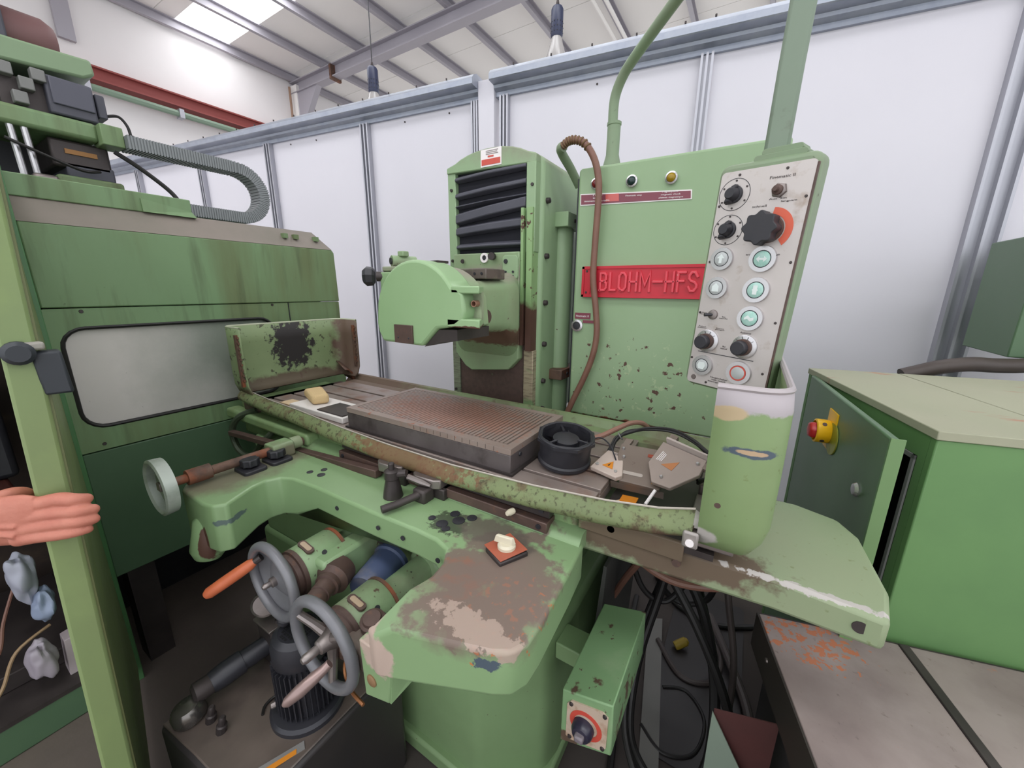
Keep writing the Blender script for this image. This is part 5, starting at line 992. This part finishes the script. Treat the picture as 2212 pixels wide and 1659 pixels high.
obj('roof_beam', MB().box(-2.75, XP, -1.2, .235, 1.66, 1.74), M_left, LM)
obj('inner_unit', MB().box(-2.6, -2.25, -.3, .16, .70, 1.05), M_blk, LM, bevel=0.02)
obj('inner_bracket', MB().box(-2.5, -2.15, -.3, .13, .62, .70), surf('dark_red_part', srgb(70, 34, 28), 0.5), LM, bevel=0.01)
obj('inner_vice', MB().hexa([(-2.35, -.2, .56), (-2.05, -.2, .58), (-2.05, .10, .60), (-2.35, .10, .58), (-2.35, -.2, .60), (-2.05, -.2, .62), (-2.05, .10, .63), (-2.35, .10, .62)]), M_left, LM, bevel=0.006)
obj('inner_table', MB().box(-2.6, -2.0, -.8, .18, .036, .10), M_dark, LM, bevel=0.004)
# head and motors on top
obj('head_arm', MB().box(-2.45, -2.08, -.5, .545, 1.895, 1.955), M_left, LM, bevel=0.012)
obj('arm_bracket', MB().box(-2.14, -2.04, .54, .60, 1.885, 1.952), M_left, LM, bevel=0.003)
obj('head_casing', MB().prism([(-.2, 2.03), (.545, 2.10), (.575, 2.12), (.57, 2.165), (.40, 2.155), (-.2, 2.13)], -2.4, -2.10, 'yz'), surf('head_casing_paint', srgb(126, 148, 116), 0.5), LM, bevel=0.008)
obj('brown_motor', MB().lathe([(.07, -.10), (.075, -.08), (.075, .06), (.06, .085)], (-2.25, .435, 2.215), (0, 1, 0.02), 22), M_copper, LM)
obj('spindle_box', MB().box(-2.5, -2.14, -.1, .395, 2.15, 2.5), M_greybox, LM, bevel=0.006)
obj('drive_box', MB().box(-2.30, -2.09, .44, .555, 1.96, 2.075), M_greybox, LM, bevel=0.006)
obj('drive_box_lid', MB().box(-2.10, -2.082, .45, .55, 1.99, 2.07), surf('slate_lid', srgb(82, 82, 94), 0.5), LM, bevel=0.003)
obj('drive_plug', MB().box(-2.20, -2.10, .56, .585, 1.985, 2.06), M_greybox, LM, bevel=0.004)
obj('plug_lead', MB().tube(smoothpath([(-2.12, .585, 2.0), (-2.12, .62, 2.01), (-2.12, .64, 1.985), (-2.12, .645, 1.95)]), .005, 8), M_rub, LM)
obj('plug_end', MB().lathe([(.010, 0), (.010, .03)], (-2.12, .645, 1.925), n=10), M_dark, LM)
obj('valve_bank', MB().box(-2.25, -2.12, .34, .45, 1.955, 2.05), M_dark, LM, bevel=0.004)
for y, z in ((.36, 2.06), (.40, 2.03), (.43, 2.065), (.38, 1.985)): obj('valve_body', MB().box(-2.12, -2.085, y-.016, y+.016, z-.02, z+.015), M_grey, LM, bevel=0.003)
obj('lower_motor', MB().box(-2.35, -2.12, .42, .57, 1.80, 1.89), M_dark, LM, bevel=0.008)
obj('lower_gear', MB().box(-2.35, -2.12, .45, .575, 1.77, 1.82), M_greybox, LM, bevel=0.006)
obj('motor_label', MB().box(-2.122, -2.115, .455, .535, 1.845, 1.86), surf('amber_label', srgb(150, 104, 52), 0.5), LM)
obj('lower_casting', MB().box(-2.35, -2.10, .42, .59, 1.70, 1.772), M_left, LM, bevel=0.008)
obj('casting_slot', MB().box(-2.11, -2.097, .475, .565, 1.715, 1.745), M_blk, LM, bevel=0.002)
for y in (.345, .375): obj('guide_rod', MB().tube([(-2.1, y, 1.72), (-2.1, y-.005, 1.90)], .009, 10), M_chrome, LM)
obj('rod_cluster', MB().box(-2.15, -2.08, .36, .42, 1.70, 1.76), M_steel, LM, bevel=0.01)
obj('dark_backing', MB().box(-2.5, -2.36, -.4, .60, 1.66, 2.12), M_blk, LM)
obj('rod_cable', MB().tube(smoothpath([(-2.08, .32, 1.85), (-2.07, .40, 1.815), (-2.08, .48, 1.79), (-2.1, .53, 1.80)]), .005, 8), M_rub, LM)
obj('curved_cable', MB().tube(smoothpath([(-2.06, .57, 1.87), (-2.05, .63, 1.83), (-2.04, .70, 1.77), (-2.03, .725, 1.73), (-2.03, .72, 1.71)]), .008, 8), M_rub, LM)
# cable chain : upper run, bend, lower run
ch = []
z_u, z_l = 1.905, 1.70
for k in range(20): ch.append((0.60+k*0.018, z_u+0.0))
cyy, czz, rr = 0.955, (z_u+z_l)/2, (z_u-z_l)/2
for k in range(1, 20): a = PI/2 - PI*k/20; ch.append((cyy+rr*math.cos(a), czz+rr*math.sin(a)))
for k in range(19): ch.append((0.955-k*0.018, z_l))
cm = MB(); n = len(ch)
def chain_ring(i, w, h):
    y, z = ch[i]; a = ch[max(i-1, 0)]; b = ch[min(i+1, n-1)]; d = Vector((b[0]-a[0], b[1]-a[1])).normalized(); nn = Vector((-d.y, d.x))
    return [(-2.055+sx*w, y+nn.x*sz*h, z+nn.y*sz*h) for sx, sz in ((-1, -1), (1, -1), (1, 1), (-1, 1))]
cn = obj('cable_chain', MB().loft([chain_ring(i, .040, .020) for i in range(n)]), M_chain, LM)
rb = MB()
for i in range(n-1):
    for f in (0.25, 0.75):
        y = ch[i][0]*(1-f)+ch[i+1][0]*f; z = ch[i][1]*(1-f)+ch[i+1][1]*f; d = Vector((ch[i+1][0]-ch[i][0], ch[i+1][1]-ch[i][1])).normalized(); nn = Vector((-d.y, d.x))
        rg = lambda s: [(-2.055+sx*.042, y+nn.x*sz*.023+d.x*s, z+nn.y*sz*.023+d.y*s) for sx, sz in ((-1, -1), (1, -1), (1, 1), (-1, 1))]
        rb.loft([rg(-.0026), rg(.0026)])
o = obj('chain_links', rb, surf('chain_link_grey', srgb(132, 136, 138), 0.5), cn); o['kind'] = 'stuff'
obj('chain_foot', MB().box(-2.10, -1.99, .60, .68, 1.675, 1.722), M_left, LM, bevel=0.003)
# open door, leaning slightly, hinged at the jamb
def fe(z): return (-1.08+(1.483-z)*0.0793, 0.123-(1.483-z)*0.0491)
dr = MB(); rg = []
for z in (-0.04, 0.4, 0.9, 1.4, 1.80):
    x, y = fe(z); t = .021
    rg.append([(x, y-t, z), (x, y+t, z), (-1.84, .250, z), (-1.84, .215, z)])
DO = obj('open_door', MB().loft(rg), M_door, LM, bevel=0.005)
m = MB()
for z0, z1 in ((-0.03, 1.79),):
    a = fe(z0); b = fe(z1)
    m.hexa([(a[0]-.012, a[1]+.019, z0), (a[0]-.05, a[1]+.026, z0), (a[0]-.05, a[1]+.032, z0), (a[0]-.012, a[1]+.026, z0), (b[0]-.012, b[1]+.019, z1), (b[0]-.05, b[1]+.026, z1), (b[0]-.05, b[1]+.032, z1), (b[0]-.012, b[1]+.026, z1)])
obj('door_rebate', m, surf('olive_rebate', srgb(112, 118, 76), 0.5), DO)
hx, hy = fe(1.27)
obj('door_handle', MB().hexa([(hx+.004, hy+.012, 1.205), (hx+.014, hy+.050, 1.205), (hx-.02, hy+.052, 1.21), (hx-.02, hy+.02, 1.21), (hx+.004, hy+.010, 1.285), (hx+.014, hy+.046, 1.285), (hx-.02, hy+.050, 1.285), (hx-.02, hy+.02, 1.285)]), surf('dark_handle', srgb(44, 48, 54), 0.5), DO, bevel=0.005)
obj('handle_boss', MB().lathe([(.020, 0), (.020, .02), (.014, .026)], (hx-.008, hy+.0, 1.285), (1, -0.1, 0), 18), surf('dark_handle', None), DO)
obj('handle_top', MB().box(hx-.01, hx+.012, hy-.012, hy+.03, 1.288, 1.302), surf('pale_cap', srgb(150, 146, 138), 0.5), DO, bevel=0.004)

# clutter standing in the open machine
def crumple(name, label, c, r, seed, mat, cat):
    me = MB(); n, k = 22, 14; random.seed(seed); vs = []
    for i in range(k+1):
        for j in range(n):
            th = PI*i/k; ph = 2*PI*j/n; d = Vector((math.sin(th)*math.cos(ph), math.sin(th)*math.sin(ph), math.cos(th)))
            q = 1+.45*mnoise.noise(d*1.6+Vector((seed, 0, 0)))+.25*mnoise.noise(d*4+Vector((0, seed, 0)))
            vs.append((c[0]+d.x*r[0]*q, c[1]+d.y*r[1]*q, c[2]+d.z*r[2]*q))
    fs = [(i*n+j, i*n+(j+1) % n, (i+1)*n+(j+1) % n, (i+1)*n+j) for i in range(k) for j in range(n)]
    me.add(vs, fs); return tag(obj(name, me, mat, smooth=70, subsurf=1), label, cat)
crumple('plastic_bag', 'upper crumpled whitish plastic bag inside the open left machine', (-2.0, .075, .43), (.05, .035, .09), 2, M_bag, 'bag')
crumple('plastic_bag', 'middle crumpled bluish plastic bag inside the open left machine', (-1.98, .10, .31), (.05, .03, .06), 5, surf('bluish_plastic', srgb(132, 144, 168), 0.4), 'bag')
crumple('plastic_bottle', 'crushed pale plastic bottle lying low in the open left machine', (-1.915, .055, .145), (.05, .035, .075), 9, surf('pale_bottle', srgb(150, 142, 152), 0.35), 'bottle')
tag(obj('paper_carton', MB().hexa([(-1.98, .10, .036), (-1.91, .10, .036), (-1.91, .17, .036), (-1.98, .17, .036), (-1.985, .11, .17), (-1.925, .11, .17), (-1.92, .165, .18), (-1.985, .165, .18)]), surf('greyish_carton', srgb(170, 158, 162), 0.6), bevel=0.002), 'small whitish carton beside the open door edge', 'carton')
random.seed(11)
for i, (lab, a, b) in enumerate((('thin brown cable curving down inside the left machine', (-2.0, -.08, .10), (-2.1, .07, .36)), ('pale tan cable lying in the left machine bottom', (-1.93, -.06, .06), (-2.0, .09, .24)))):
    mid = [(a[0]*(1-t)+b[0]*t, a[1]*(1-t)+b[1]*t+random.uniform(-.02, .02), a[2]*(1-t)+b[2]*t+random.uniform(-.03, .03)) for t in (0, .3, .6, 1)]
    tag(obj('cable', MB().tube(smoothpath(mid), .005, 7), (M_hose, surf('tan_cable', srgb(150, 124, 92), 0.5))[i]), lab, 'cable')

# ================================================================== PERSON: hand on the door
def limb(m, pts, rad, n=14): m.tube(smoothpath(pts, 5), rad_interp(rad, 5), n)
def rad_interp(rad, n):
    out = []
    for i in range(len(rad)-1):
        for k in range(n): out.append(rad[i]*(1-k/n)+rad[i+1]*k/n)
    out.append(rad[-1]); return out
hm = MB()
def cap(m, p, r): m.lathe([(r*math.sin(PI*k/8)+1e-5, -r*math.cos(PI*k/8)) for k in range(9)], p, (0.3, 0.2, 1), 14)
F = [  # knuckle, mid, bend, tip
 ([(-1.072, .060, 1.006), (-1.046, .080, 1.016), (-1.012, .103, 1.026), (-.994, .116, 1.024), (-.993, .131, 1.019)], [.015, .0135, .0125, .0120, .0100]),
 ([(-1.068, .058, .988), (-1.040, .078, .998), (-1.004, .102, 1.003), (-.983, .117, 1.004), (-.981, .134, 1.000)], [.015, .0130, .0118, .0112, .0096]),
 ([(-1.066, .055, .972), (-1.038, .074, .978), (-1.002, .098, .984), (-.980, .114, .986), (-.977, .131, .983)], [.015, .0124, .0112, .0106, .0092]),
 ([(-1.066, .052, .956), (-1.038, .069, .960), (-1.004, .091, .964), (-.983, .107, .968), (-.979, .121, .967)], [.014, .0112, .0100, .0094, .0080]),
]
for pts, rad in F:
    limb(hm, pts, rad); cap(hm, pts[-1], rad[-1]); cap(hm, pts[0], rad[0])
# back of hand and wrist as a flattened loft
ax = Vector((-1.140, .004, .966)) - Vector((-1.045, .072, .990)); ax.normalize()
side = Vector((0.02, -.02, 1.0)).normalized(); thick = ax.cross(side).normalized()
rings = []
for c, hw, ht in (((-1.038, .080, .991), .046, .011), ((-1.055, .068, .990), .050, .015), ((-1.075, .054, .988), .050, .017), ((-1.10, .038, .985), .048, .019), ((-1.125, .022, .980), .044, .021), ((-1.155, .002, .974), .042, .023), ((-1.20, -.028, .968), .042, .026), ((-1.27, -.078, .960), .046, .032), ((-1.38, -.15, .950), .050, .040), ((-1.50, -.24, .935), .053, .046)):
    rings.append([Vector(c) + side*hw*math.cos(2*PI*k/18) + thick*ht*math.sin(2*PI*k/18) for k in range(18)])
hm.loft(rings)
# thumb: leaves the palm side, closes behind the door edge
limb(hm, [(-1.11, .022, 1.008), (-1.108, .038, 1.022), (-1.105, .058, 1.028), (-1.108, .072, 1.024), (-1.112, .080, 1.018)], [.015, .0145, .0125, .0115, .009]); cap(hm, (-1.112, .080, 1.018), .009)
# tendons and veins
for p in ([(-1.06, .056, 1.012), (-1.10, .026, 1.0), (-1.14, -.004, .985)], [(-1.052, .052, .985), (-1.09, .026, .985), (-1.13, .0, .98)], [(-1.052, .048, .968), (-1.08, .03, .972), (-1.115, .008, .972)]):
    hm.tube(smoothpath(p), .0055, 8)
PE = obj('person', hm, M_skin, smooth=0)
md = PE.modifiers.new('remesh', 'REMESH'); md.mode = 'VOXEL'; md.voxel_size = 0.0022
md = PE.modifiers.new('smooth', 'SMOOTH'); md.factor = 0.5; md.iterations = 5
dg = bpy.context.evaluated_depsgraph_get(); nm = bpy.data.meshes.new_from_object(PE.evaluated_get(dg)); PE.modifiers.clear(); PE.data = nm
nm.polygons.foreach_set('use_smooth', [True]*len(nm.polygons)); nm.materials.clear(); nm.materials.append(M_skin)
tag(PE, 'bare hand and forearm gripping the edge of the open green door', 'person')

# ================================================================== RIGHT CABINET
ra = R(12.8); RA = Vector((0.366, 1.107, 0)); rx = Vector((math.cos(ra), math.sin(ra), 0)); ry = Vector((-math.sin(ra), math.cos(ra), 0))
def RX(p): return RA + rx*p[0] + ry*p[1] + Vector((0, 0, p[2]))
RC = thing('control_cabinet', 'green steel control cabinet with its door ajar at the right', 'cabinet', RX((0.5, 0.35, -0.1)))
obj('cabinet_front', MB(RX).box(0.0, 1.3, 0.0, 0.02, -0.1, 1.10), M_right, RC, bevel=0.003)
obj('cabinet_back', MB(RX).box(0.0, 1.3, 0.67, 0.69, -0.1, 1.10), M_right, RC)
obj('cabinet_side', MB(RX).box(1.28, 1.3, 0.02, 0.67, -0.1, 1.10), M_right, RC)
obj('inner_back', MB(RX).box(0.25, 0.27, 0.02, 0.67, -0.1, 1.10), M_rint, RC)
m = MB(RX).box(0.001, 0.02, 0.0205, 0.045, -0.1, 1.045).box(0.001, 0.02, 0.645, 0.6695, -0.1, 1.045).box(0.001, 0.02, 0.0205, 0.6695, 1.045, 1.0995).box(0.001, 0.02, 0.046, 0.644, -0.1, 0.0)
obj('door_frame', m, M_right, RC)
obj('door_gasket', MB(RX).box(-0.004, 0.0, 0.045, 0.055, 0.0, 1.045).box(-0.004, 0.0, 0.045, 0.645, 1.035, 1.045), M_grey, RC)
for u0, u1 in ((0.0, 0.26), (0.264, 0.7), (0.704, 1.3)): obj('top_panel', MB(RX).box(u0-(.004 if u0 == 0 else 0), u1, -0.004, 0.694, 1.10, 1.12), M_rtop, RC, bevel=0.002)
DA = Vector((.280, 1.048, 0)); DB = Vector((.212, 1.735, 0)); dd = (DB-DA).normalized(); dn = Vector((-dd.y, dd.x, 0))
if dn.x > 0: dn = -dn
def DX(p): return DA + dd*p[0] + dn*p[1] + Vector((0, 0, p[2]))
DRR = obj('cabinet_door', MB(DX).box(0.0, 0.676, -0.016, 0.0, -0.02, 1.105), M_rdoor, RC, bevel=0.004)
obj('door_edge_flange', MB(DX).box(-0.003, 0.0, -0.024, 0.0, -0.02, 1.105), surf('door_flange_paint', srgb(108, 138, 92), 0.4), DRR)
obj('switch_back_plate', MB(DX).prism(rrect(0.315, 0.392, -.002, .004, .001), 0.945, 1.06), M_yel, DRR)
obj('switch_disc', MB().lathe([(.046, 0), (.046, .003)], DX((0.325, .001, .985)), dn, 26), surf('olive_disc', srgb(132, 134, 40), 0.4), DRR)
obj('switch_collar', MB().lathe([(.033, 0), (.035, .004), (.035, .034), (.030, .036), (.029, .008)], DX((0.36, .003, 0.995)), dn, 26), M_yel, DRR)
obj('switch_knob', MB().lathe([(.027, .01), (.026, .045), (.020, .05), (.006, .051)], DX((0.36, .003, 0.995)), dn, 6), M_swred, DRR, bevel=0.003)
for a in (40, 130, 220): obj('collar_slot', MB().lathe([(.006, 0), (.006, .002)], DX((0.36+.033*math.cos(R(a)), .022, .995+.034*math.sin(R(a)))), dd*math.cos(R(a))+Vector((0, 0, math.sin(R(a)))), 8), M_brown, DRR)
obj('door_lock', MB().lathe([(.016, 0), (.017, .004), (.013, .010), (.006, .012)], DX((0.09, 0, 0.941)), dn, 18), M_chrome, DRR)
# hose and hanging box beyond the cabinet
tag(obj('corrugated_hose', MB().tube(smoothpath([(0.50, 1.93, 1.10), (0.545, 1.94, 1.118), (.60, 1.95, 1.14), (.68, 1.99, 1.152), (.76, 2.04, 1.148), (.84, 2.08, 1.15), (.92, 2.12, 1.16), (1.0, 2.16, 1.165)]), .026, 14), surf('brown_black_hose', srgb(66, 56, 52), 0.5)), 'thick dark hose lying behind the right cabinet top', 'hose')
hb = thing('hanging_box', 'green box partly in view at the far right edge', 'box', (1.05, 2.3, -0.1))
obj('box_body', MB().box(.815, 1.25, 2.13, 2.5, 1.17, 1.60), M_rdoor, hb, bevel=0.004)
obj('box_leg', MB().box(.98, 1.05, 2.25, 2.35, -0.1, 1.17), M_dark, hb)
obj('box_pipe', MB().tube([(1.0, 2.2, 1.60), (1.0, 2.2, 1.72)], .02, 10), M_dark, hb)

# ================================================================== STEEL BENCH (front right)
SBN = thing('steel_bench', 'low rusty bare steel plated bench at the lower right corner', 'bench', RX((0.3, -0.4, -0.1)))
def BX(p):
    o = Vector((.118, 1.024, .60)); u = Vector((math.cos(R(14.2)), math.sin(R(14.2)), 0)); v = Vector((u.y, -u.x, 0))
    return o + u*p[0] + v*p[1] + Vector((0, 0, p[2]))
obj('bench_plate', MB(BX).box(0, .285, 0, 1.1, -.008, 0), M_plate, SBN, bevel=0.002)
obj('bench_plate', MB(BX).box(.305, .9, 0, 1.1, -.008, 0), M_plate, SBN, bevel=0.002)
obj('joint_bar', MB(BX).box(.285, .305, 0, 1.1, -.02, .003), M_dark, SBN, bevel=0.002)
obj('bench_side', MB(BX).box(-.004, 0.0, -.004, 1.1, -.10, -.001), surf('dark_bench_side', srgb(58, 52, 48), 0.5, 0.3), SBN)
obj('bench_back', MB(BX).box(0, .9, -.004, 0.0, -.10, -.001), M_dark, SBN)
obj('bench_body', MB(BX).box(.03, .88, .02, 1.08, -.70, -.02), M_tank, SBN)
for v in (.10, .35, .52): obj('edge_screw', MB(BX).lathe([(.006, 0), (.005, .003)], (-.004, v, -.04), (-1, 0, 0), 8), M_steel, SBN)
tag(obj('folded_sheet', MB().prism([(.044, .485), (.125, .345), (.125, -.0995), (.05, -.0995)], .798, .801, 'xz'), M_greysheet), 'upright pale green sheet metal edge below the bench', 'sheet metal')
tag(obj('brown_sheet', MB().hexa([(.050, .806, -.0995), (.165, .83, -.0995), (.165, .833, -.0995), (.050, .809, -.0995), (.047, .806, .485), (.168, .83, .50), (.168, .833, .50), (.047, .809, .485)]), M_lens_red), 'dark red-brown sheet lying against the bench side', 'sheet metal')

# ================================================================== CABLES AND FLOOR CLUTTER under the bed
tag(obj('floor_strip', MB().hexa([(-.102, .90, -.0995), (-.045, .93, -.0995), (-.165, 1.63, -.0995), (-.222, 1.60, -.0995), (-.102, .90, -.09), (-.045, .93, -.09), (-.165, 1.63, -.09), (-.222, 1.60, -.09)]), surf('grey_strip', srgb(122, 120, 116), 0.5)), 'flat grey metal strip lying on the floor under the cables', 'strip')
CAB = [
 ('thick black cable arching from the grinder bed to the floor front', [(-.10, 1.25, .72), (-.13, 1.22, .45), (-.17, 1.12, .18), (-.155, 1.0, .02), (-.08, .93, -.02), (.0, .93, -.06), (.05, .95, -.08)], .013, M_rub),
 ('second black cable beside the thick arching one', [(-.05, 1.30, .72), (-.12, 1.28, .50), (-.185, 1.16, .22), (-.175, 1.0, .06), (-.11, .90, .0), (-.04, .86, -.03), (.03, .86, -.06)], .011, M_rub),
 ('brown cable hanging just below the way cover front', [(-.33, 1.1, .80), (-.25, 1.0, .76), (-.15, .95, .72), (-.03, .98, .70), (.08, 1.05, .72)], .012, M_hose),
 ('brown cable crossing under the way cover behind others', [(-.30, 1.15, .78), (-.18, 1.12, .70), (-.02, 1.12, .67), (.12, 1.15, .70)], .012, M_hose),
 ('brown cable sloping down left under the bed', [(-.05, 1.05, .80), (-.14, 1.06, .68), (-.22, 1.1, .52), (-.28, 1.15, .36)], .011, M_hose),
 ('black cable running diagonally from bed to the bench', [(-.14, 1.2, .52), (-.02, 1.15, .38), (.08, 1.1, .22), (.14, 1.05, .05), (.12, 1.0, -.085)], .014, M_rub),
 ('grey cable loop on the floor centre', [(-.16, 1.5, -.085), (-.05, 1.38, -.088), (.06, 1.42, -.088), (.08, 1.56, -.088), (.0, 1.68, -.088)], .010, surf('grey_cable', srgb(74, 66, 64), 0.5)),
 ('thin black cable ring on the floor near the strip', [(-.14, 1.12, -.092), (-.06, 1.07, -.092), (.03, 1.12, -.092), (.05, 1.25, -.092), (-.02, 1.33, -.092), (-.10, 1.30, -.092)], .006, M_rub),
 ('black cable loop hanging in the middle of the tangle', [(-.16, 1.3, .60), (-.18, 1.32, .40), (-.10, 1.34, .28), (.0, 1.34, .33), (.02, 1.32, .50), (-.03, 1.3, .66)], .010, M_rub),
 ('grey cable dropping straight down beside the bench', [(.02, 1.25, .75), (.05, 1.22, .50), (.10, 1.18, .25), (.10, 1.15, .0), (.06, 1.10, -.088)], .010, surf('grey_cable', None)),
 ('black cable drooping from under the bed at left', [(-.28, 1.25, .75), (-.26, 1.22, .55), (-.20, 1.2, .40), (-.12, 1.22, .36), (-.06, 1.26, .45)], .010, M_rub),
 ('dark cable running back along the floor', [(-.25, 1.9, -.086), (-.12, 1.75, -.086), (.05, 1.72, -.086), (.2, 1.8, -.086)], .012, M_rub),
 ('brown cable drooping in a low curve right under the bed front', [(-.30, .98, .80), (-.20, .98, .68), (-.08, 1.0, .62), (.06, 1.02, .66), (.14, 1.08, .74)], .011, M_hose),
 ('black cable rising from the floor loop to the bed rear', [(.06, 1.45, -.08), (.02, 1.42, .15), (-.06, 1.40, .40), (-.16, 1.38, .62), (-.22, 1.36, .78)], .012, M_rub),
 ('thick dark hose sweeping from the bed towards the bench foot', [(-.20, 1.30, .70), (-.10, 1.26, .52), (.0, 1.22, .36), (.06, 1.16, .16), (.07, 1.06, .0), (.03, .98, -.07)], .016, M_rub),
 ('grey cable ring hanging high in the tangle', [(-.18, 1.22, .72), (-.22, 1.22, .60), (-.14, 1.2, .50), (-.05, 1.2, .52), (-.03, 1.2, .64), (-.08, 1.21, .74)], .009, surf('grey_cable', None)),
 ('black cable running low along the grinder base side', [(-.30, 1.7, -.086), (-.27, 1.4, -.086), (-.24, 1.15, -.086), (-.20, .98, -.086), (-.18, .86, -.086)], .012, M_rub),
 ('dark straight hose lying towards the bench on the floor', [(.02, 1.72, -.05), (.10, 1.55, -.06), (.17, 1.38, -.07), (.20, 1.25, -.085)], .016, surf('grey_cable', None)),
]
for lab, pts, r, mt in CAB:
    tag(obj('cable', MB().tube(smoothpath(pts, 8), r, 10), mt), lab, 'cable', 'cables under the grinder bed')
tag(obj('yellow_plug', MB().lathe([(.016, 0), (.018, .01), (.018, .05), (.010, .06)], (-.09, 1.50, -.08), (.5, .4, .25), 14), surf('dull_yellow', srgb(150, 128, 40), 0.5)), 'dull yellow cable plug lying on the grey strip', 'plug')
tag(obj('yellow_connector', MB().lathe([(.012, 0), (.014, .01), (.014, .045), (.008, .05)], (.085, 1.28, -.085), (-.2, -1, 0.05), 14), surf('dull_yellow', None)), 'small yellow connector on the floor near the bench', 'plug')
tag(obj('oil_pan', MB().prism(rrect(-.13, .16, 1.05, 1.9, .03), -.0995, -.094), surf('black_oil_mat', srgb(44, 40, 40), 0.4)), 'black oily mat on the floor beneath the cable tangle', 'mat')
tag(obj('floor_brick', MB().box(-.02, .02, .80, .86, -.0995, -.05), M_greysheet, bevel=0.006), 'small pale block at the bottom edge beside the folded sheet', 'block')
tag(obj('side_steel_plate', MB().hexa([(-.32, .98, -.0995), (-.29, .98, -.0995), (-.29, 1.45, -.0995), (-.32, 1.45, -.0995), (-.275, .98, .60), (-.265, .98, .60), (-.265, 1.45, .60), (-.275, 1.45, .60)]), surf('dark_leaning_plate', srgb(64, 64, 62), 0.5)), 'dark flat plate leaning against the grinder base side', 'plate')
